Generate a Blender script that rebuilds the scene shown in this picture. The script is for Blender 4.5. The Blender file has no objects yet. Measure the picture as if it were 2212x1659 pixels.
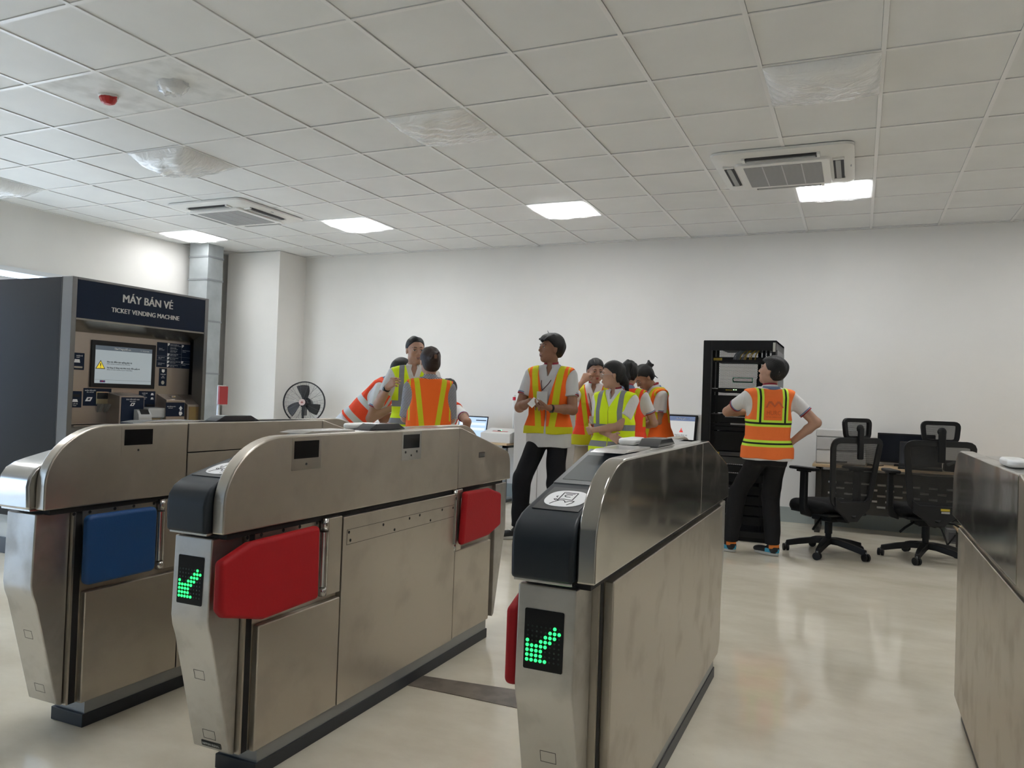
import bpy, bmesh, math, random
import numpy as np
from mathutils import Vector, Matrix
PI = math.pi
random.seed(7)
C = bpy.context.scene.collection

# ---------------------------------------------------------------- camera
CAM = np.array([1.12455, -3.10775, 1.19])
YAW, PITCH, ROLL = math.radians(24.02926), math.radians(0.99287), math.radians(-1.99669)
def _rot(a, b, c):
    ca, sa, cb, sb, cc, sc = math.cos(a), math.sin(a), math.cos(b), math.sin(b), math.cos(c), math.sin(c)
    Rz = np.array([[ca,-sa,0],[sa,ca,0],[0,0,1]]); Rx = np.array([[1,0,0],[0,cb,-sb],[0,sb,cb]]); Ry = np.array([[cc,0,sc],[0,1,0],[-sc,0,cc]])
    return Rz @ Rx @ Ry
_R = _rot(YAW, PITCH, ROLL)
cam_data = bpy.data.cameras.new('camera'); cam = bpy.data.objects.new('camera', cam_data); C.objects.link(cam)
M4 = Matrix.Identity(4)
for i in range(3):
    M4[i][0] = _R[i,0]; M4[i][1] = _R[i,2]; M4[i][2] = -_R[i,1]; M4[i][3] = CAM[i]
cam.matrix_world = M4
cam_data.sensor_width = 36.0; cam_data.lens = 36.0*1678.036/2212
cam_data.clip_start = 0.05
bpy.context.scene.camera = cam

# ---------------------------------------------------------------- world, daylight, exposure
sc = bpy.context.scene
sc.view_settings.view_transform = 'Standard'; sc.view_settings.look = 'None'
sc.view_settings.gamma = 1; sc.view_settings.use_curve_mapping = False
sc.view_settings.exposure = 0.46
W = bpy.data.worlds.new('daylight'); sc.world = W; W.use_nodes = True
bg = W.node_tree.nodes['Background']; bg.inputs[1].default_value = 5.6
_N, _L = W.node_tree.nodes, W.node_tree.links      # overcast sky: cooler towards the left side of the station
_tc = _N.new('ShaderNodeTexCoord'); _sp = _N.new('ShaderNodeSeparateXYZ'); _cr = _N.new('ShaderNodeValToRGB'); _mr = _N.new('ShaderNodeMapRange')
_L.new(_tc.outputs['Generated'], _sp.inputs[0]); _mr.inputs[1].default_value = -1; _mr.inputs[2].default_value = 0; _L.new(_sp.outputs[0], _mr.inputs[0]); _L.new(_mr.outputs[0], _cr.inputs[0])
_cr.color_ramp.elements[0].color = (.42,.66,1.0,1); _cr.color_ramp.elements[1].color = (.86,.93,1.0,1); _L.new(_cr.outputs[0], bg.inputs[0])
def portal(loc, size, direction):
    l = bpy.data.lights.new('daylight_portal', 'AREA'); l.shape = 'RECTANGLE'; l.size, l.size_y = size
    l.cycles.is_portal = True
    o = bpy.data.objects.new('daylight_portal', l); C.objects.link(o); o.location = loc
    o.rotation_euler = Vector(direction).to_track_quat('-Z', 'Y').to_euler()
portal((-6.88, 1.12, 1.2), (2.28, 3.4), (1, 0, 0))
portal((-6.88, -4.9, 1.2), (2.28, 1.7), (1, 0, 0))

# ---------------------------------------------------------------- materials
MATS = {}
def mat(name, col, rough=0.5, metal=0.0, emit=None, estr=1.0, bump=0.0, bscale=60, var=0.0, vscale=4, rvar=0.0, stretch=(1,1,1), spec=0.5, coat=0.0, dirt=None, coords='Object'):
    if name in MATS: return MATS[name]
    m = bpy.data.materials.new(name); m.use_nodes = True; nt = m.node_tree; b = nt.nodes['Principled BSDF']
    col = tuple(col)+(1,)
    b.inputs['Base Color'].default_value = col; b.inputs['Roughness'].default_value = rough; b.inputs['Metallic'].default_value = metal
    b.inputs['Specular IOR Level'].default_value = spec; b.inputs['Coat Weight'].default_value = coat
    if emit: b.inputs['Emission Color'].default_value = tuple(emit)+(1,); b.inputs['Emission Strength'].default_value = estr
    m.diffuse_color = col
    N, L = nt.nodes, nt.links
    if bump or var or rvar or dirt:
        tc = N.new('ShaderNodeTexCoord'); mp = N.new('ShaderNodeMapping'); mp.inputs['Scale'].default_value = stretch
        L.new(tc.outputs[coords], mp.inputs[0])
    def noise(s, d=4, src=None):
        n = N.new('ShaderNodeTexNoise'); n.inputs['Scale'].default_value = s; n.inputs['Detail'].default_value = d
        L.new((src or mp).outputs[0], n.inputs['Vector']); return n
    last = None
    if var:
        n = noise(vscale); r = N.new('ShaderNodeMapRange'); r.inputs[1].default_value = .3; r.inputs[2].default_value = .7
        r.inputs[3].default_value = 1-var; r.inputs[4].default_value = 1+var; L.new(n.outputs[0], r.inputs[0])
        mx = N.new('ShaderNodeMix'); mx.data_type = 'RGBA'; mx.blend_type = 'MULTIPLY'; mx.inputs[0].default_value = 1
        mx.inputs[6].default_value = col; L.new(r.outputs[0], mx.inputs[7]); L.new(mx.outputs[2], b.inputs['Base Color']); last = mx
    if dirt:                                    # irregular smudges: (colour, scale, threshold)
        dm = N.new('ShaderNodeMapping'); L.new(tc.outputs[coords], dm.inputs[0])
        n = noise(dirt[1], 5, dm); r = N.new('ShaderNodeMapRange'); r.inputs[1].default_value = dirt[2]-.06; r.inputs[2].default_value = dirt[2]+.12
        r.inputs[4].default_value = .30; L.new(n.outputs[0], r.inputs[0])
        mx = N.new('ShaderNodeMix'); mx.data_type = 'RGBA'; L.new(r.outputs[0], mx.inputs[0]); mx.inputs[6].default_value = col
        mx.inputs[7].default_value = tuple(dirt[0])+(1,)
        if last: L.new(last.outputs[2], mx.inputs[6])
        L.new(mx.outputs[2], b.inputs['Base Color'])
        rr = N.new('ShaderNodeMapRange'); rr.inputs[1].default_value = 0; rr.inputs[2].default_value = .30; rr.inputs[3].default_value = rough; rr.inputs[4].default_value = min(1, rough+.12)
        L.new(r.outputs[0], rr.inputs[0]); L.new(rr.outputs[0], b.inputs['Roughness'])
    if rvar:
        n = noise(vscale*1.7, 5); r = N.new('ShaderNodeMapRange'); r.inputs[1].default_value = .3; r.inputs[2].default_value = .7
        r.inputs[3].default_value = max(.02, rough-rvar); r.inputs[4].default_value = rough+rvar; L.new(n.outputs[0], r.inputs[0]); L.new(r.outputs[0], b.inputs['Roughness'])
    if bump:
        n = noise(bscale, 3); bp = N.new('ShaderNodeBump'); bp.inputs['Strength'].default_value = bump; bp.inputs['Distance'].default_value = .004
        L.new(n.outputs[0], bp.inputs['Height']); L.new(bp.outputs[0], b.inputs['Normal'])
    MATS[name] = m; return m

STEEL = mat('brushed_stainless', (.52,.475,.41), .33, .9, stretch=(1,1,30), bump=.012, bscale=60, dirt=((.37,.33,.28), 7, .55))
STEEL2 = mat('polished_stainless', (.58,.565,.545), .22, 1.0)
STEELC = mat('column_stainless', (.52,.505,.48), .32, .93, dirt=((.22,.20,.165), 9, .50), bump=.012, bscale=60, stretch=(30,30,1))
STEELD = mat('dark_reflection_stainless', (.030,.031,.034), .30, .85)  # vending machine sides: dark reflection put into the base colour
STEELG = mat('mirror_stainless', (.50,.475,.43), .13, .95, dirt=((.36,.33,.28), 5, .56))
SEAM = mat('dark_gap', (.015,.013,.012), .7)
PLINTH = mat('plinth_rubber', (.022,.025,.032), .45)
SKIRT = mat('galvanised_skirt', (.33,.34,.34), .45, .7)
CHAR = mat('charcoal_plastic', (.022,.027,.033), .42, spec=.35)
CHAR2 = mat('grey_plastic_frame', (.11,.115,.12), .35)
ICP = mat('reader_panel_black', (.02,.02,.022), .3)
BLACKG = mat('black_glass', (.004,.004,.005), .08, spec=.3)
SCRG = mat('dark_grey_screen', (.13,.14,.145), .07)
WHITE = mat('white_plastic', (.78,.78,.76), .3)
WHITEP = mat('white_print', (.80,.80,.80), .5)
BLK = mat('black_plastic', (.008,.008,.009), .5, spec=.3)
RED = mat('red_padding', (.40,.008,.012), .6, spec=.3, bump=.12, bscale=90)
BLUE = mat('blue_padding', (.006,.06,.20), .5, bump=.15, bscale=220)
NAVY = mat('navy_sign', (.004,.011,.030), .5, spec=.2)
GREENLED = mat('green_led', (.1,.8,.3), .4, emit=(.01,1.0,.10), estr=2.6)
OFFLED = mat('unlit_led', (.01,.03,.02), .3)
WALLM = mat('white_wall_paint', (.82,.80,.765), .75, var=.03, vscale=1.2, bump=.05, bscale=30, coords='Object')
WOOD = mat('oak_laminate', (.55,.40,.24), .4, var=.12, vscale=6, stretch=(1,8,8))

# ---------------------------------------------------------------- object helpers
def link(name, me, m=None, parent=None):
    o = bpy.data.objects.new(name, me); C.objects.link(o)
    if m is not None:
        for x in (m if isinstance(m, (list, tuple)) else [m]): me.materials.append(x)
    if parent: o.parent = parent
    return o
class MB:
    def __init__(s): s.bm = bmesh.new(); s.mi = 0
    def _f(s, vs):
        try:
            f = s.bm.faces.new(vs); f.material_index = s.mi; return f
        except ValueError: return None
    def box(s, x0, x1, y0, y1, z0, z1, M=None):
        v = [Vector((x,y,z)) for z in (z0,z1) for y in (y0,y1) for x in (x0,x1)]
        if M: v = [M @ p for p in v]
        v = [s.bm.verts.new(p) for p in v]
        for q in ((0,2,3,1),(4,5,7,6),(0,1,5,4),(2,6,7,3),(0,4,6,2),(1,3,7,5)): s._f([v[i] for i in q])
        return s
    def prism(s, poly, a0, a1, axis='x', M=None):      # poly = points in the two other axes
        def P(a, p):
            q = {'x': (a,p[0],p[1]), 'y': (p[0],a,p[1]), 'z': (p[0],p[1],a)}[axis]
            q = Vector(q); return M @ q if M else q
        A = [s.bm.verts.new(P(a0,p)) for p in poly]; B = [s.bm.verts.new(P(a1,p)) for p in poly]
        n = len(poly)
        s._f(A[::-1]); s._f(B)
        for i in range(n): s._f([A[i],A[(i+1)%n],B[(i+1)%n],B[i]])
        return s
    def quad(s, pts): s._f([s.bm.verts.new(p) for p in pts]); return s
    def tube(s, pts, r, n=8, cap=True):
        pts = [Vector(p) for p in pts]; rr = r if isinstance(r,(list,tuple)) else [r]*len(pts)
        rings = []; ref = None
        for i, p in enumerate(pts):
            t = (pts[min(i+1,len(pts)-1)]-pts[max(i-1,0)]).normalized()
            if ref is None: ref = t.orthogonal().normalized()
            u = (ref - t*ref.dot(t)).normalized(); ref = u; w = t.cross(u)
            rings.append([s.bm.verts.new(p+(u*math.cos(2*PI*k/n)+w*math.sin(2*PI*k/n))*rr[i]) for k in range(n)])
        for a, b in zip(rings, rings[1:]):
            for k in range(n): s._f([a[k],a[(k+1)%n],b[(k+1)%n],b[k]])
        if cap: s._f(rings[0][::-1]); s._f(rings[-1])
        return s
    def lathe(s, prof, c=(0,0,0), n=24, M=None):       # prof: (radius, z)
        rings = []
        for r, z in prof:
            ring = []
            for k in range(n):
                q = Vector((r*math.cos(2*PI*k/n), r*math.sin(2*PI*k/n), z))
                if M: q = M @ q
                ring.append(s.bm.verts.new(q+Vector(c)))
            rings.append(ring)
        for a, b in zip(rings, rings[1:]):
            for k in range(n): s._f([a[k],a[(k+1)%n],b[(k+1)%n],b[k]])
        s._f(rings[0][::-1]); s._f(rings[-1]); return s
    def sphere(s, c, r, n=12, M=None):
        r = r if isinstance(r,(tuple,list)) else (r,r,r); prev = None; top = []
        rows = []
        for i in range(1, n):
            th = PI*i/n; ring = []
            for k in range(2*n):
                q = Vector((r[0]*math.sin(th)*math.cos(PI*k/n), r[1]*math.sin(th)*math.sin(PI*k/n), r[2]*math.cos(th)))
                if M: q = M @ q
                ring.append(s.bm.verts.new(q+Vector(c)))
            rows.append(ring)
        for a, b in zip(rows, rows[1:]):
            for k in range(2*n): s._f([a[k],b[k],b[(k+1)%(2*n)],a[(k+1)%(2*n)]])
        t0 = Vector((0,0,r[2])); t1 = -t0
        if M: t0 = M @ t0; t1 = M @ t1
        t = s.bm.verts.new(t0+Vector(c)); u = s.bm.verts.new(t1+Vector(c))
        for k in range(2*n): s._f([t,rows[0][k],rows[0][(k+1)%(2*n)]]); s._f([u,rows[-1][(k+1)%(2*n)],rows[-1][k]])
        return s
    def build(s, name, m=None, parent=None, bevel=0, seg=2, smooth=False, loc=None):
        bmesh.ops.recalc_face_normals(s.bm, faces=s.bm.faces)
        me = bpy.data.meshes.new(name); s.bm.to_mesh(me); s.bm.free()
        if smooth or bevel:
            for f in me.polygons: f.use_smooth = True
        o = link(name, me, m, parent)
        if bevel:
            b = o.modifiers.new('bevel', 'BEVEL'); b.width = bevel; b.segments = seg; b.limit_method = 'ANGLE'; b.angle_limit = math.radians(35); b.harden_normals = True
        elif smooth:
            try: me.set_sharp_from_angle(angle=math.radians(40))
            except Exception: pass
        if loc: o.location = loc
        return o
def tag(o, label=None, cat=None, group=None, kind=None):
    if label: o['label'] = label
    if cat: o['category'] = cat
    if group: o['group'] = group
    if kind: o['kind'] = kind
    return o
def thing(name, label, cat, loc=(0,0,0), rz=0, group=None):
    o = bpy.data.objects.new(name, None); C.objects.link(o); o.empty_display_size = .1
    o.location = loc; o.rotation_euler = (0,0,rz); return tag(o, label, cat, group)
def struct(o): o['kind'] = 'structure'; return o
def copy_tree(o, parent=None):
    c = o.copy(); C.objects.link(c); c.parent = parent
    for ch in o.children: copy_tree(ch, c)
    return c
def frame_mat(origin, right, up):                      # local x,y in the plane, z out of it
    r = Vector(right).normalized(); u = Vector(up).normalized(); n = r.cross(u)
    m = Matrix.Identity(4)
    for i in range(3): m[i][0]=r[i]; m[i][1]=u[i]; m[i][2]=n[i]; m[i][3]=origin[i]
    return m
def text(name, s, size, m, origin, right, up, parent=None, align='CENTER', depth=.0006, width=None, lift=.0008, bold=0):
    cu = bpy.data.curves.new(name, 'FONT'); cu.body = s; cu.size = size; cu.align_x = align; cu.align_y = 'CENTER'; cu.extrude = depth; cu.resolution_u = 3
    o = bpy.data.objects.new(name, cu); C.objects.link(o)
    dg = bpy.context.evaluated_depsgraph_get(); me = bpy.data.meshes.new_from_object(o.evaluated_get(dg))
    bpy.data.objects.remove(o); bpy.data.curves.remove(cu)
    sx = 1.0
    if width and len(me.vertices):
        xs = [v.co.x for v in me.vertices]; sx = width/(max(xs)-min(xs))
    F = frame_mat(origin, right, up)
    me.transform(F @ Matrix.Translation((0,0,lift+depth)) @ Matrix.Diagonal((sx,1,1,1)))
    me.materials.clear()
    if bold:                                            # heavier strokes: the same letters laid again a hair to each side
        b_ = bmesh.new(); n0 = Vector(right).normalized()*bold
        for k in (-1, 1):
            m2 = me.copy(); m2.transform(Matrix.Translation(n0*k+n0.cross(Vector(up)).normalized()*(-.00025 if k < 0 else .00025))); b_.from_mesh(m2); bpy.data.meshes.remove(m2)
        b_.from_mesh(me); b_.to_mesh(me); b_.free()
    return link(name, me, m, parent)
def card(mb, F, pts, lift=.001, th=.001):              # thin solid drawn in plane F
    mb.prism(pts, lift, lift+th, 'z', F)
def rrect(x0, x1, y0, y1, r, n=4):
    out = []
    for cx, cy, a in ((x1-r,y0+r,-PI/2),(x1-r,y1-r,0),(x0+r,y1-r,PI/2),(x0+r,y0+r,PI)):
        for k in range(n+1):
            t = a+PI/2*k/n; out.append((cx+r*math.cos(t), cy+r*math.sin(t)))
    return out
def clip(poly, a, b, c):                               # keep a*x+b*y <= c
    out = []
    for i, p in enumerate(poly):
        q = poly[(i+1)%len(poly)]; dp = a*p[0]+b*p[1]-c; dq = a*q[0]+b*q[1]-c
        if dp <= 0: out.append(p)
        if (dp < 0 < dq) or (dq < 0 < dp):
            t = dp/(dp-dq); out.append((p[0]+t*(q[0]-p[0]), p[1]+t*(q[1]-p[1])))
    return out
def vrange(poly, lo, hi): return clip(clip(poly, 1, 0, hi), -1, 0, -lo)
def zrange(poly, lo, hi): return clip(clip(poly, 0, 1, hi), 0, -1, -lo)

# ---------------------------------------------------------------- room shell
XL, XR, YB, YF, ZC = -6.9, 5.4, 5.46, -6.5, 3.0108
def floor_material():
    m = bpy.data.materials.new('epoxy_floor'); m.use_nodes = True; nt = m.node_tree; N, L = nt.nodes, nt.links; b = N['Principled BSDF']
    tc = N.new('ShaderNodeTexCoord')
    mp = N.new('ShaderNodeMapping'); mp.inputs['Scale'].default_value = (.9,1.5,1); mp.inputs['Rotation'].default_value = (0,0,.5); L.new(tc.outputs['Object'], mp.inputs[0])
    n1 = N.new('ShaderNodeTexNoise'); n1.inputs['Scale'].default_value = 1.6; n1.inputs['Detail'].default_value = 7; n1.inputs['Roughness'].default_value = .62; L.new(mp.outputs[0], n1.inputs['Vector'])
    cr = N.new('ShaderNodeValToRGB'); cr.color_ramp.elements[0].position = .34; cr.color_ramp.elements[0].color = (.72,.65,.51,1); cr.color_ramp.elements[1].position = .68; cr.color_ramp.elements[1].color = (.90,.84,.70,1)
    L.new(n1.outputs[0], cr.inputs[0])
    n3 = N.new('ShaderNodeTexNoise'); n3.inputs['Scale'].default_value = 55; n3.inputs['Detail'].default_value = 2; L.new(tc.outputs['Object'], n3.inputs['Vector'])
    r3 = N.new('ShaderNodeMapRange'); r3.inputs[1].default_value = .19; r3.inputs[2].default_value = .23; r3.inputs[3].default_value = .55; L.new(n3.outputs[0], r3.inputs[0])
    mx = N.new('ShaderNodeMix'); mx.data_type = 'RGBA'; mx.blend_type = 'MULTIPLY'; mx.inputs[0].default_value = 1
    L.new(cr.outputs[0], mx.inputs[6]); L.new(r3.outputs[0], mx.inputs[7]); L.new(mx.outputs[2], b.inputs['Base Color'])
    n2 = N.new('ShaderNodeTexNoise'); n2.inputs['Scale'].default_value = 2.2; n2.inputs['Detail'].default_value = 5; L.new(mp.outputs[0], n2.inputs['Vector'])
    r2 = N.new('ShaderNodeMapRange'); r2.inputs[1].default_value = .35; r2.inputs[2].default_value = .65; r2.inputs[3].default_value = .05; r2.inputs[4].default_value = .15
    L.new(n2.outputs[0], r2.inputs[0]); L.new(r2.outputs[0], b.inputs['Roughness'])
    bp = N.new('ShaderNodeBump'); bp.inputs['Strength'].default_value = .08; bp.inputs['Distance'].default_value = .01; L.new(n2.outputs[0], bp.inputs['Height']); L.new(bp.outputs[0], b.inputs['Normal'])
    b.inputs['Specular IOR Level'].default_value = .9
    return m
struct(MB().box(XL-.3, XR+.3, YF-3, YB+.3, -.12, 0).build('floor', floor_material()))
# floor strip: brown patched trench between the gates
tag(MB().prism([(-.60,-.235),(-.02,-.165),(.42,-.13),(.42,-.30),(.0,-.345),(-.36,-.345),(-.60,-.35)], 0, .0025, 'z').build('floor_patch', mat('brown_patch', (.17,.135,.105), .35, var=.35, vscale=5, dirt=((.10,.085,.07), 12, .5))),
    'brown filled trench strip across the floor between the second and third gates', 'floor patch')

# ceiling: lay-in tiles on a T-bar grid
TILE = mat('ceiling_tile', (.80,.80,.79), .55, var=.03, vscale=2.5, bump=.03, bscale=160)
TBAR = mat('ceiling_tbar', (.85,.84,.83), .3)
lit_cells = {(1,6),(-3,6),(-7,6),(-11,6),(5,6)} | {(i,j) for i in (-11,-7,-3,1,5) for j in (-2,)}; off_cells = {(5,2),(1,2),(-3,2),(-7,2),(-11,2)}
AC = [(.575,3.065,-.0), (-4.80,3.035,0)]
def in_ac(i, j):
    cx, cy = .6*i+.3, .6*j+.3
    return any(abs(cx-a) < .42 and abs(cy-b) < .42 for a, b, _ in AC)
mb = MB()
i0, i1, j0, j1 = -12, 9, -11, 9
for i in range(i0, i1):
    for j in range(j0, j1+1):
        if (i,j) in lit_cells or (i,j) in off_cells: continue
        if (i,j) in ((-6,0),(-5,0)): continue
        if i == -12 and j == 7: continue                # open cell by the pipe column
        x0, x1, y0, y1 = max(XL,.6*i), min(XR,.6*i+.6), max(YF,.6*j), min(YB,.6*j+.6)
        if x1-x0 < .02 or y1-y0 < .02: continue
        dz = random.uniform(.0003,.0022)
        mb.prism([(x0+.011,y0+.011),(x1-.011,y0+.011),(x1-.011,y1-.011),(x0+.011,y1-.011)], ZC+.004+dz, ZC+.02+dz, 'z')
struct(mb.build('ceiling', TILE, bevel=.003, seg=1))
mb = MB()
for i in (-6,-5): mb.box(.6*i+.011, .6*i+.589, .011, .589, ZC+.004, ZC+.02)
struct(mb.build('ceiling', mat('stained_ceiling_tile', (.80,.80,.79), .55, dirt=((.40,.40,.38), 7, .50))))
mb = MB()
for i in range(i0, i1+1):
    x = .6*i
    if XL < x < XR: mb.box(x-.012, x+.012, YF, YB, ZC-.001, ZC+.004); mb.box(x-.002, x+.002, YF, YB, ZC+.004, ZC+.035)
for j in range(j0, j1+1):
    y = .6*j
    if YF < y < YB: mb.box(XL, XR, y-.012, y+.012, ZC, ZC+.0045); mb.box(XL, XR, y-.002, y+.002, ZC+.004, ZC+.035)
mb.box(XL, XR, YB-.022, YB, ZC-.001, ZC+.004); mb.box(XL, XL+.022, YF, YB, ZC-.001, ZC+.004)
struct(mb.build('trim_1', TBAR))
struct(MB().box(XL-.3, XR+.3, YF-.3, YB+.3, ZC+.45, ZC+.5).build('ceiling_slab', mat('dark_plenum', (.12,.12,.12), .9)))
# walls
struct(MB().box(XL-.3, XR+.3, YB, YB+.2, 0, ZC+.45).build('wall_back', WALLM))
struct(MB().box(XR, XR+.2, YF, YB, 0, ZC+.45).build('wall_right', WALLM))
WY0, WY1, WZ = -0.6, 2.85, 2.36
mb = MB(); mb.box(XL-.2, XL, YF, YB, WZ, ZC+.45); mb.box(XL-.2, XL, WY1, YB, 0, WZ); mb.box(XL-.2, XL, -4.1, WY0, 0, WZ); mb.box(XL-.2, XL, YF, -5.7, 0, WZ)
struct(mb.build('wall_left', WALLM))
mb = MB(); mb.box(XL-.2, XR+.2, YF-.2, YF, 0, ZC+.45)
struct(mb.build('wall_front', mat('grey_rear_wall', (.24,.25,.26), .7)))
struct(MB().box(-6.75, -5.86, 4.93, YB, 0, ZC).build('wall_pier', WALLM))
struct(MB().box(-5.86, XR, YB-.012, YB, 0, .155).build('baseboard_back', mat('grey_green_skirting', (.36,.40,.385), .5)))
# glazing: clear panes in aluminium frames, daylight comes through them
def glass_material():
    m = bpy.data.materials.new('clear_pane'); m.use_nodes = True; nt = m.node_tree; N, L = nt.nodes, nt.links
    N.remove(N['Principled BSDF']); t = N.new('ShaderNodeBsdfTransparent'); g = N.new('ShaderNodeBsdfGlossy'); g.inputs['Roughness'].default_value = .02
    mx = N.new('ShaderNodeMixShader'); mx.inputs[0].default_value = .06; L.new(t.outputs[0], mx.inputs[1]); L.new(g.outputs[0], mx.inputs[2]); L.new(mx.outputs[0], N['Material Output'].inputs[0]); return m
GLASS = glass_material(); ALU = mat('white_aluminium', (.72,.74,.76), .35)
mb = MB()
for z0, z1 in ((WZ-.05,WZ),(0,.08),(WZ-.16,WZ-.11)): mb.box(XL-.12, XL+.015, WY0, WY1, z0, z1)
for k in range(4):
    y = WY0+(WY1-WY0)*k/3; mb.box(XL-.11, XL-.01, y-.03, y+.03, 0, WZ)
w1 = struct(mb.build('window_1', ALU)); MB().box(XL-.07, XL-.06, WY0, WY1, .05, WZ-.03).build('pane', GLASS, w1)
mb = MB()
for z0, z1 in ((WZ-.05,WZ),(0,.08)): mb.box(XL-.12, XL+.015, -5.7, -4.1, z0, z1)
for y in (-5.7,-4.9,-4.1): mb.box(XL-.11, XL-.01, y-.03, y+.03, 0, WZ)
w2 = struct(mb.build('window_2', ALU)); MB().box(XL-.07, XL-.06, -5.7, -4.1, .05, WZ-.03).build('pane', GLASS, w2)
struct(MB().box(-16, XL-.31, -16, 12, -.13, -.01).build('floor_outside', mat('pale_paving', (.55,.54,.52), .8)))

# pipe casing in the corner
cl = thing('pipe_casing', 'grey square galvanised duct casing rising beside the ticket vending machine', 'duct', (-6.62,4.42,0))
GALV = mat('galvanised_duct', (.40,.43,.44), .5, .35, var=.12, vscale=5)
MB().box(-.16,.16,-.13,.13,0,ZC+.4).build('casing', GALV, cl, bevel=.006)
mb = MB()
for z in (1.35, 2.02, 2.55, 2.84): mb.box(-.167,.167,-.137,.137,z,z+.022)
mb.build('joint_band', mat('duct_band', (.28,.30,.31), .5, .4), cl)
# ---------------------------------------------------------------- ceiling fittings
FILM = None
def film_material(fac=.92):
    m = bpy.data.materials.new('plastic_film'); m.use_nodes = True; nt = m.node_tree; N, L = nt.nodes, nt.links
    b = N['Principled BSDF']; b.inputs['Base Color'].default_value = (.95,.95,.95,1); b.inputs['Roughness'].default_value = .12; b.inputs['Specular IOR Level'].default_value = 1.0; b.inputs['Coat Weight'].default_value = .6
    t = N.new('ShaderNodeBsdfTransparent'); mx = N.new('ShaderNodeMixShader'); mx.inputs[0].default_value = fac
    L.new(t.outputs[0], mx.inputs[1]); L.new(b.outputs[0], mx.inputs[2]); L.new(mx.outputs[0], N['Material Output'].inputs[0])
    tc = N.new('ShaderNodeTexCoord'); mp = N.new('ShaderNodeMapping'); mp.inputs['Scale'].default_value = (3,11,3); mp.inputs['Rotation'].default_value = (0,0,.5); L.new(tc.outputs['Object'], mp.inputs[0])
    n = N.new('ShaderNodeTexNoise'); n.inputs['Scale'].default_value = 2.5; n.inputs['Detail'].default_value = 4; n.inputs['Distortion'].default_value = 1.2; L.new(mp.outputs[0], n.inputs['Vector'])
    bp = N.new('ShaderNodeBump'); bp.inputs['Strength'].default_value = .5; bp.inputs['Distance'].default_value = .03; L.new(n.outputs[0], bp.inputs['Height']); L.new(bp.outputs[0], b.inputs['Normal'])
    return m
FILM = film_material(); FILM_LIT = film_material(.3)
LITP = mat('lit_diffuser', (.9,.9,.88), .5, emit=(.97,.985,1.0), estr=20.0)
LITD = mat('lit_diffuser_weak', (.9,.9,.88), .5, emit=(.97,.985,1.0), estr=10.0)
OFFP = mat('unlit_diffuser', (.93,.93,.92), .4)
LFR = mat('panel_frame', (.8,.8,.8), .4)
def light_panel(i, j, on, sag, shift, label):
    t = thing('ceiling_light', label, 'ceiling light', (.6*i+.3, .6*j+.3, ZC), 0, 'square panel lights in the ceiling grid')
    mb = MB(); a, b = .288, .27
    for x0,x1,y0,y1 in ((-a,a,-a,-b),(-a,a,b,a),(-a,-b,-b,b),(b,a,-b,b)): mb.box(x0,x1,y0,y1,0,.03)
    mb.build('frame', LFR, t)
    MB().box(-b,b,-b,b,.008,.02).build('diffuser', (LITD if (i,j) == (-11,6) else LITP) if on else OFFP, t)
    n = 36; me = bmesh.new(); g = []
    rnd = random.Random(i*7+j)
    for q in range(n+1):
        row = []
        for p in range(n+1):
            u, v = p/n*2-1, q/n*2-1
            e = (1-abs(u)**2.6)*(1-abs(v)**2.6)
            cx, cy = shift
            d = sag*e**.6*(1+.45*(u*cx+v*cy)) + .006*math.sin(9*u+5*v+rnd.random()*.2)*e**.5 + .004*math.sin(17*v-11*u)*e**.5
            row.append(me.verts.new((u*.292, v*.292, -.002-max(0,d))))
        g.append(row)
    for q in range(n):
        for p in range(n): me.faces.new([g[q][p],g[q][p+1],g[q+1][p+1],g[q+1][p]])
    m = bpy.data.meshes.new('plastic_cover'); me.to_mesh(m); me.free()
    for f in m.polygons: f.use_smooth = True
    link('plastic_cover', m, FILM_LIT if on else FILM, t)
light_panel(1,6,True,.035,(0,-.5),'lit square ceiling light just behind the right-hand air conditioner')
light_panel(-3,6,True,.04,(-.5,-.5),'lit square ceiling light above the man in the orange vest holding a card')
light_panel(-7,6,True,.045,(-.8,-.3),'lit square ceiling light above the standing fan, between the two air conditioners')
light_panel(-11,6,True,.04,(0,-.5),'lit square ceiling light nearest the grey duct casing in the corner')
light_panel(1,2,False,.085,(.0,-.9),'unlit ceiling light in sagging plastic film, in front of the right-hand air conditioner')
light_panel(-3,2,False,.06,(-.9,-.4),'unlit ceiling light in plastic film, middle of the near row')
light_panel(-7,2,False,.12,(-.3,-.9),'unlit ceiling light in sagging shiny film, in front of the left-hand air conditioner')
light_panel(-11,2,False,.12,(.5,-.9),'unlit film-wrapped ceiling light above the side wall window, cut by the photo edge')

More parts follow.
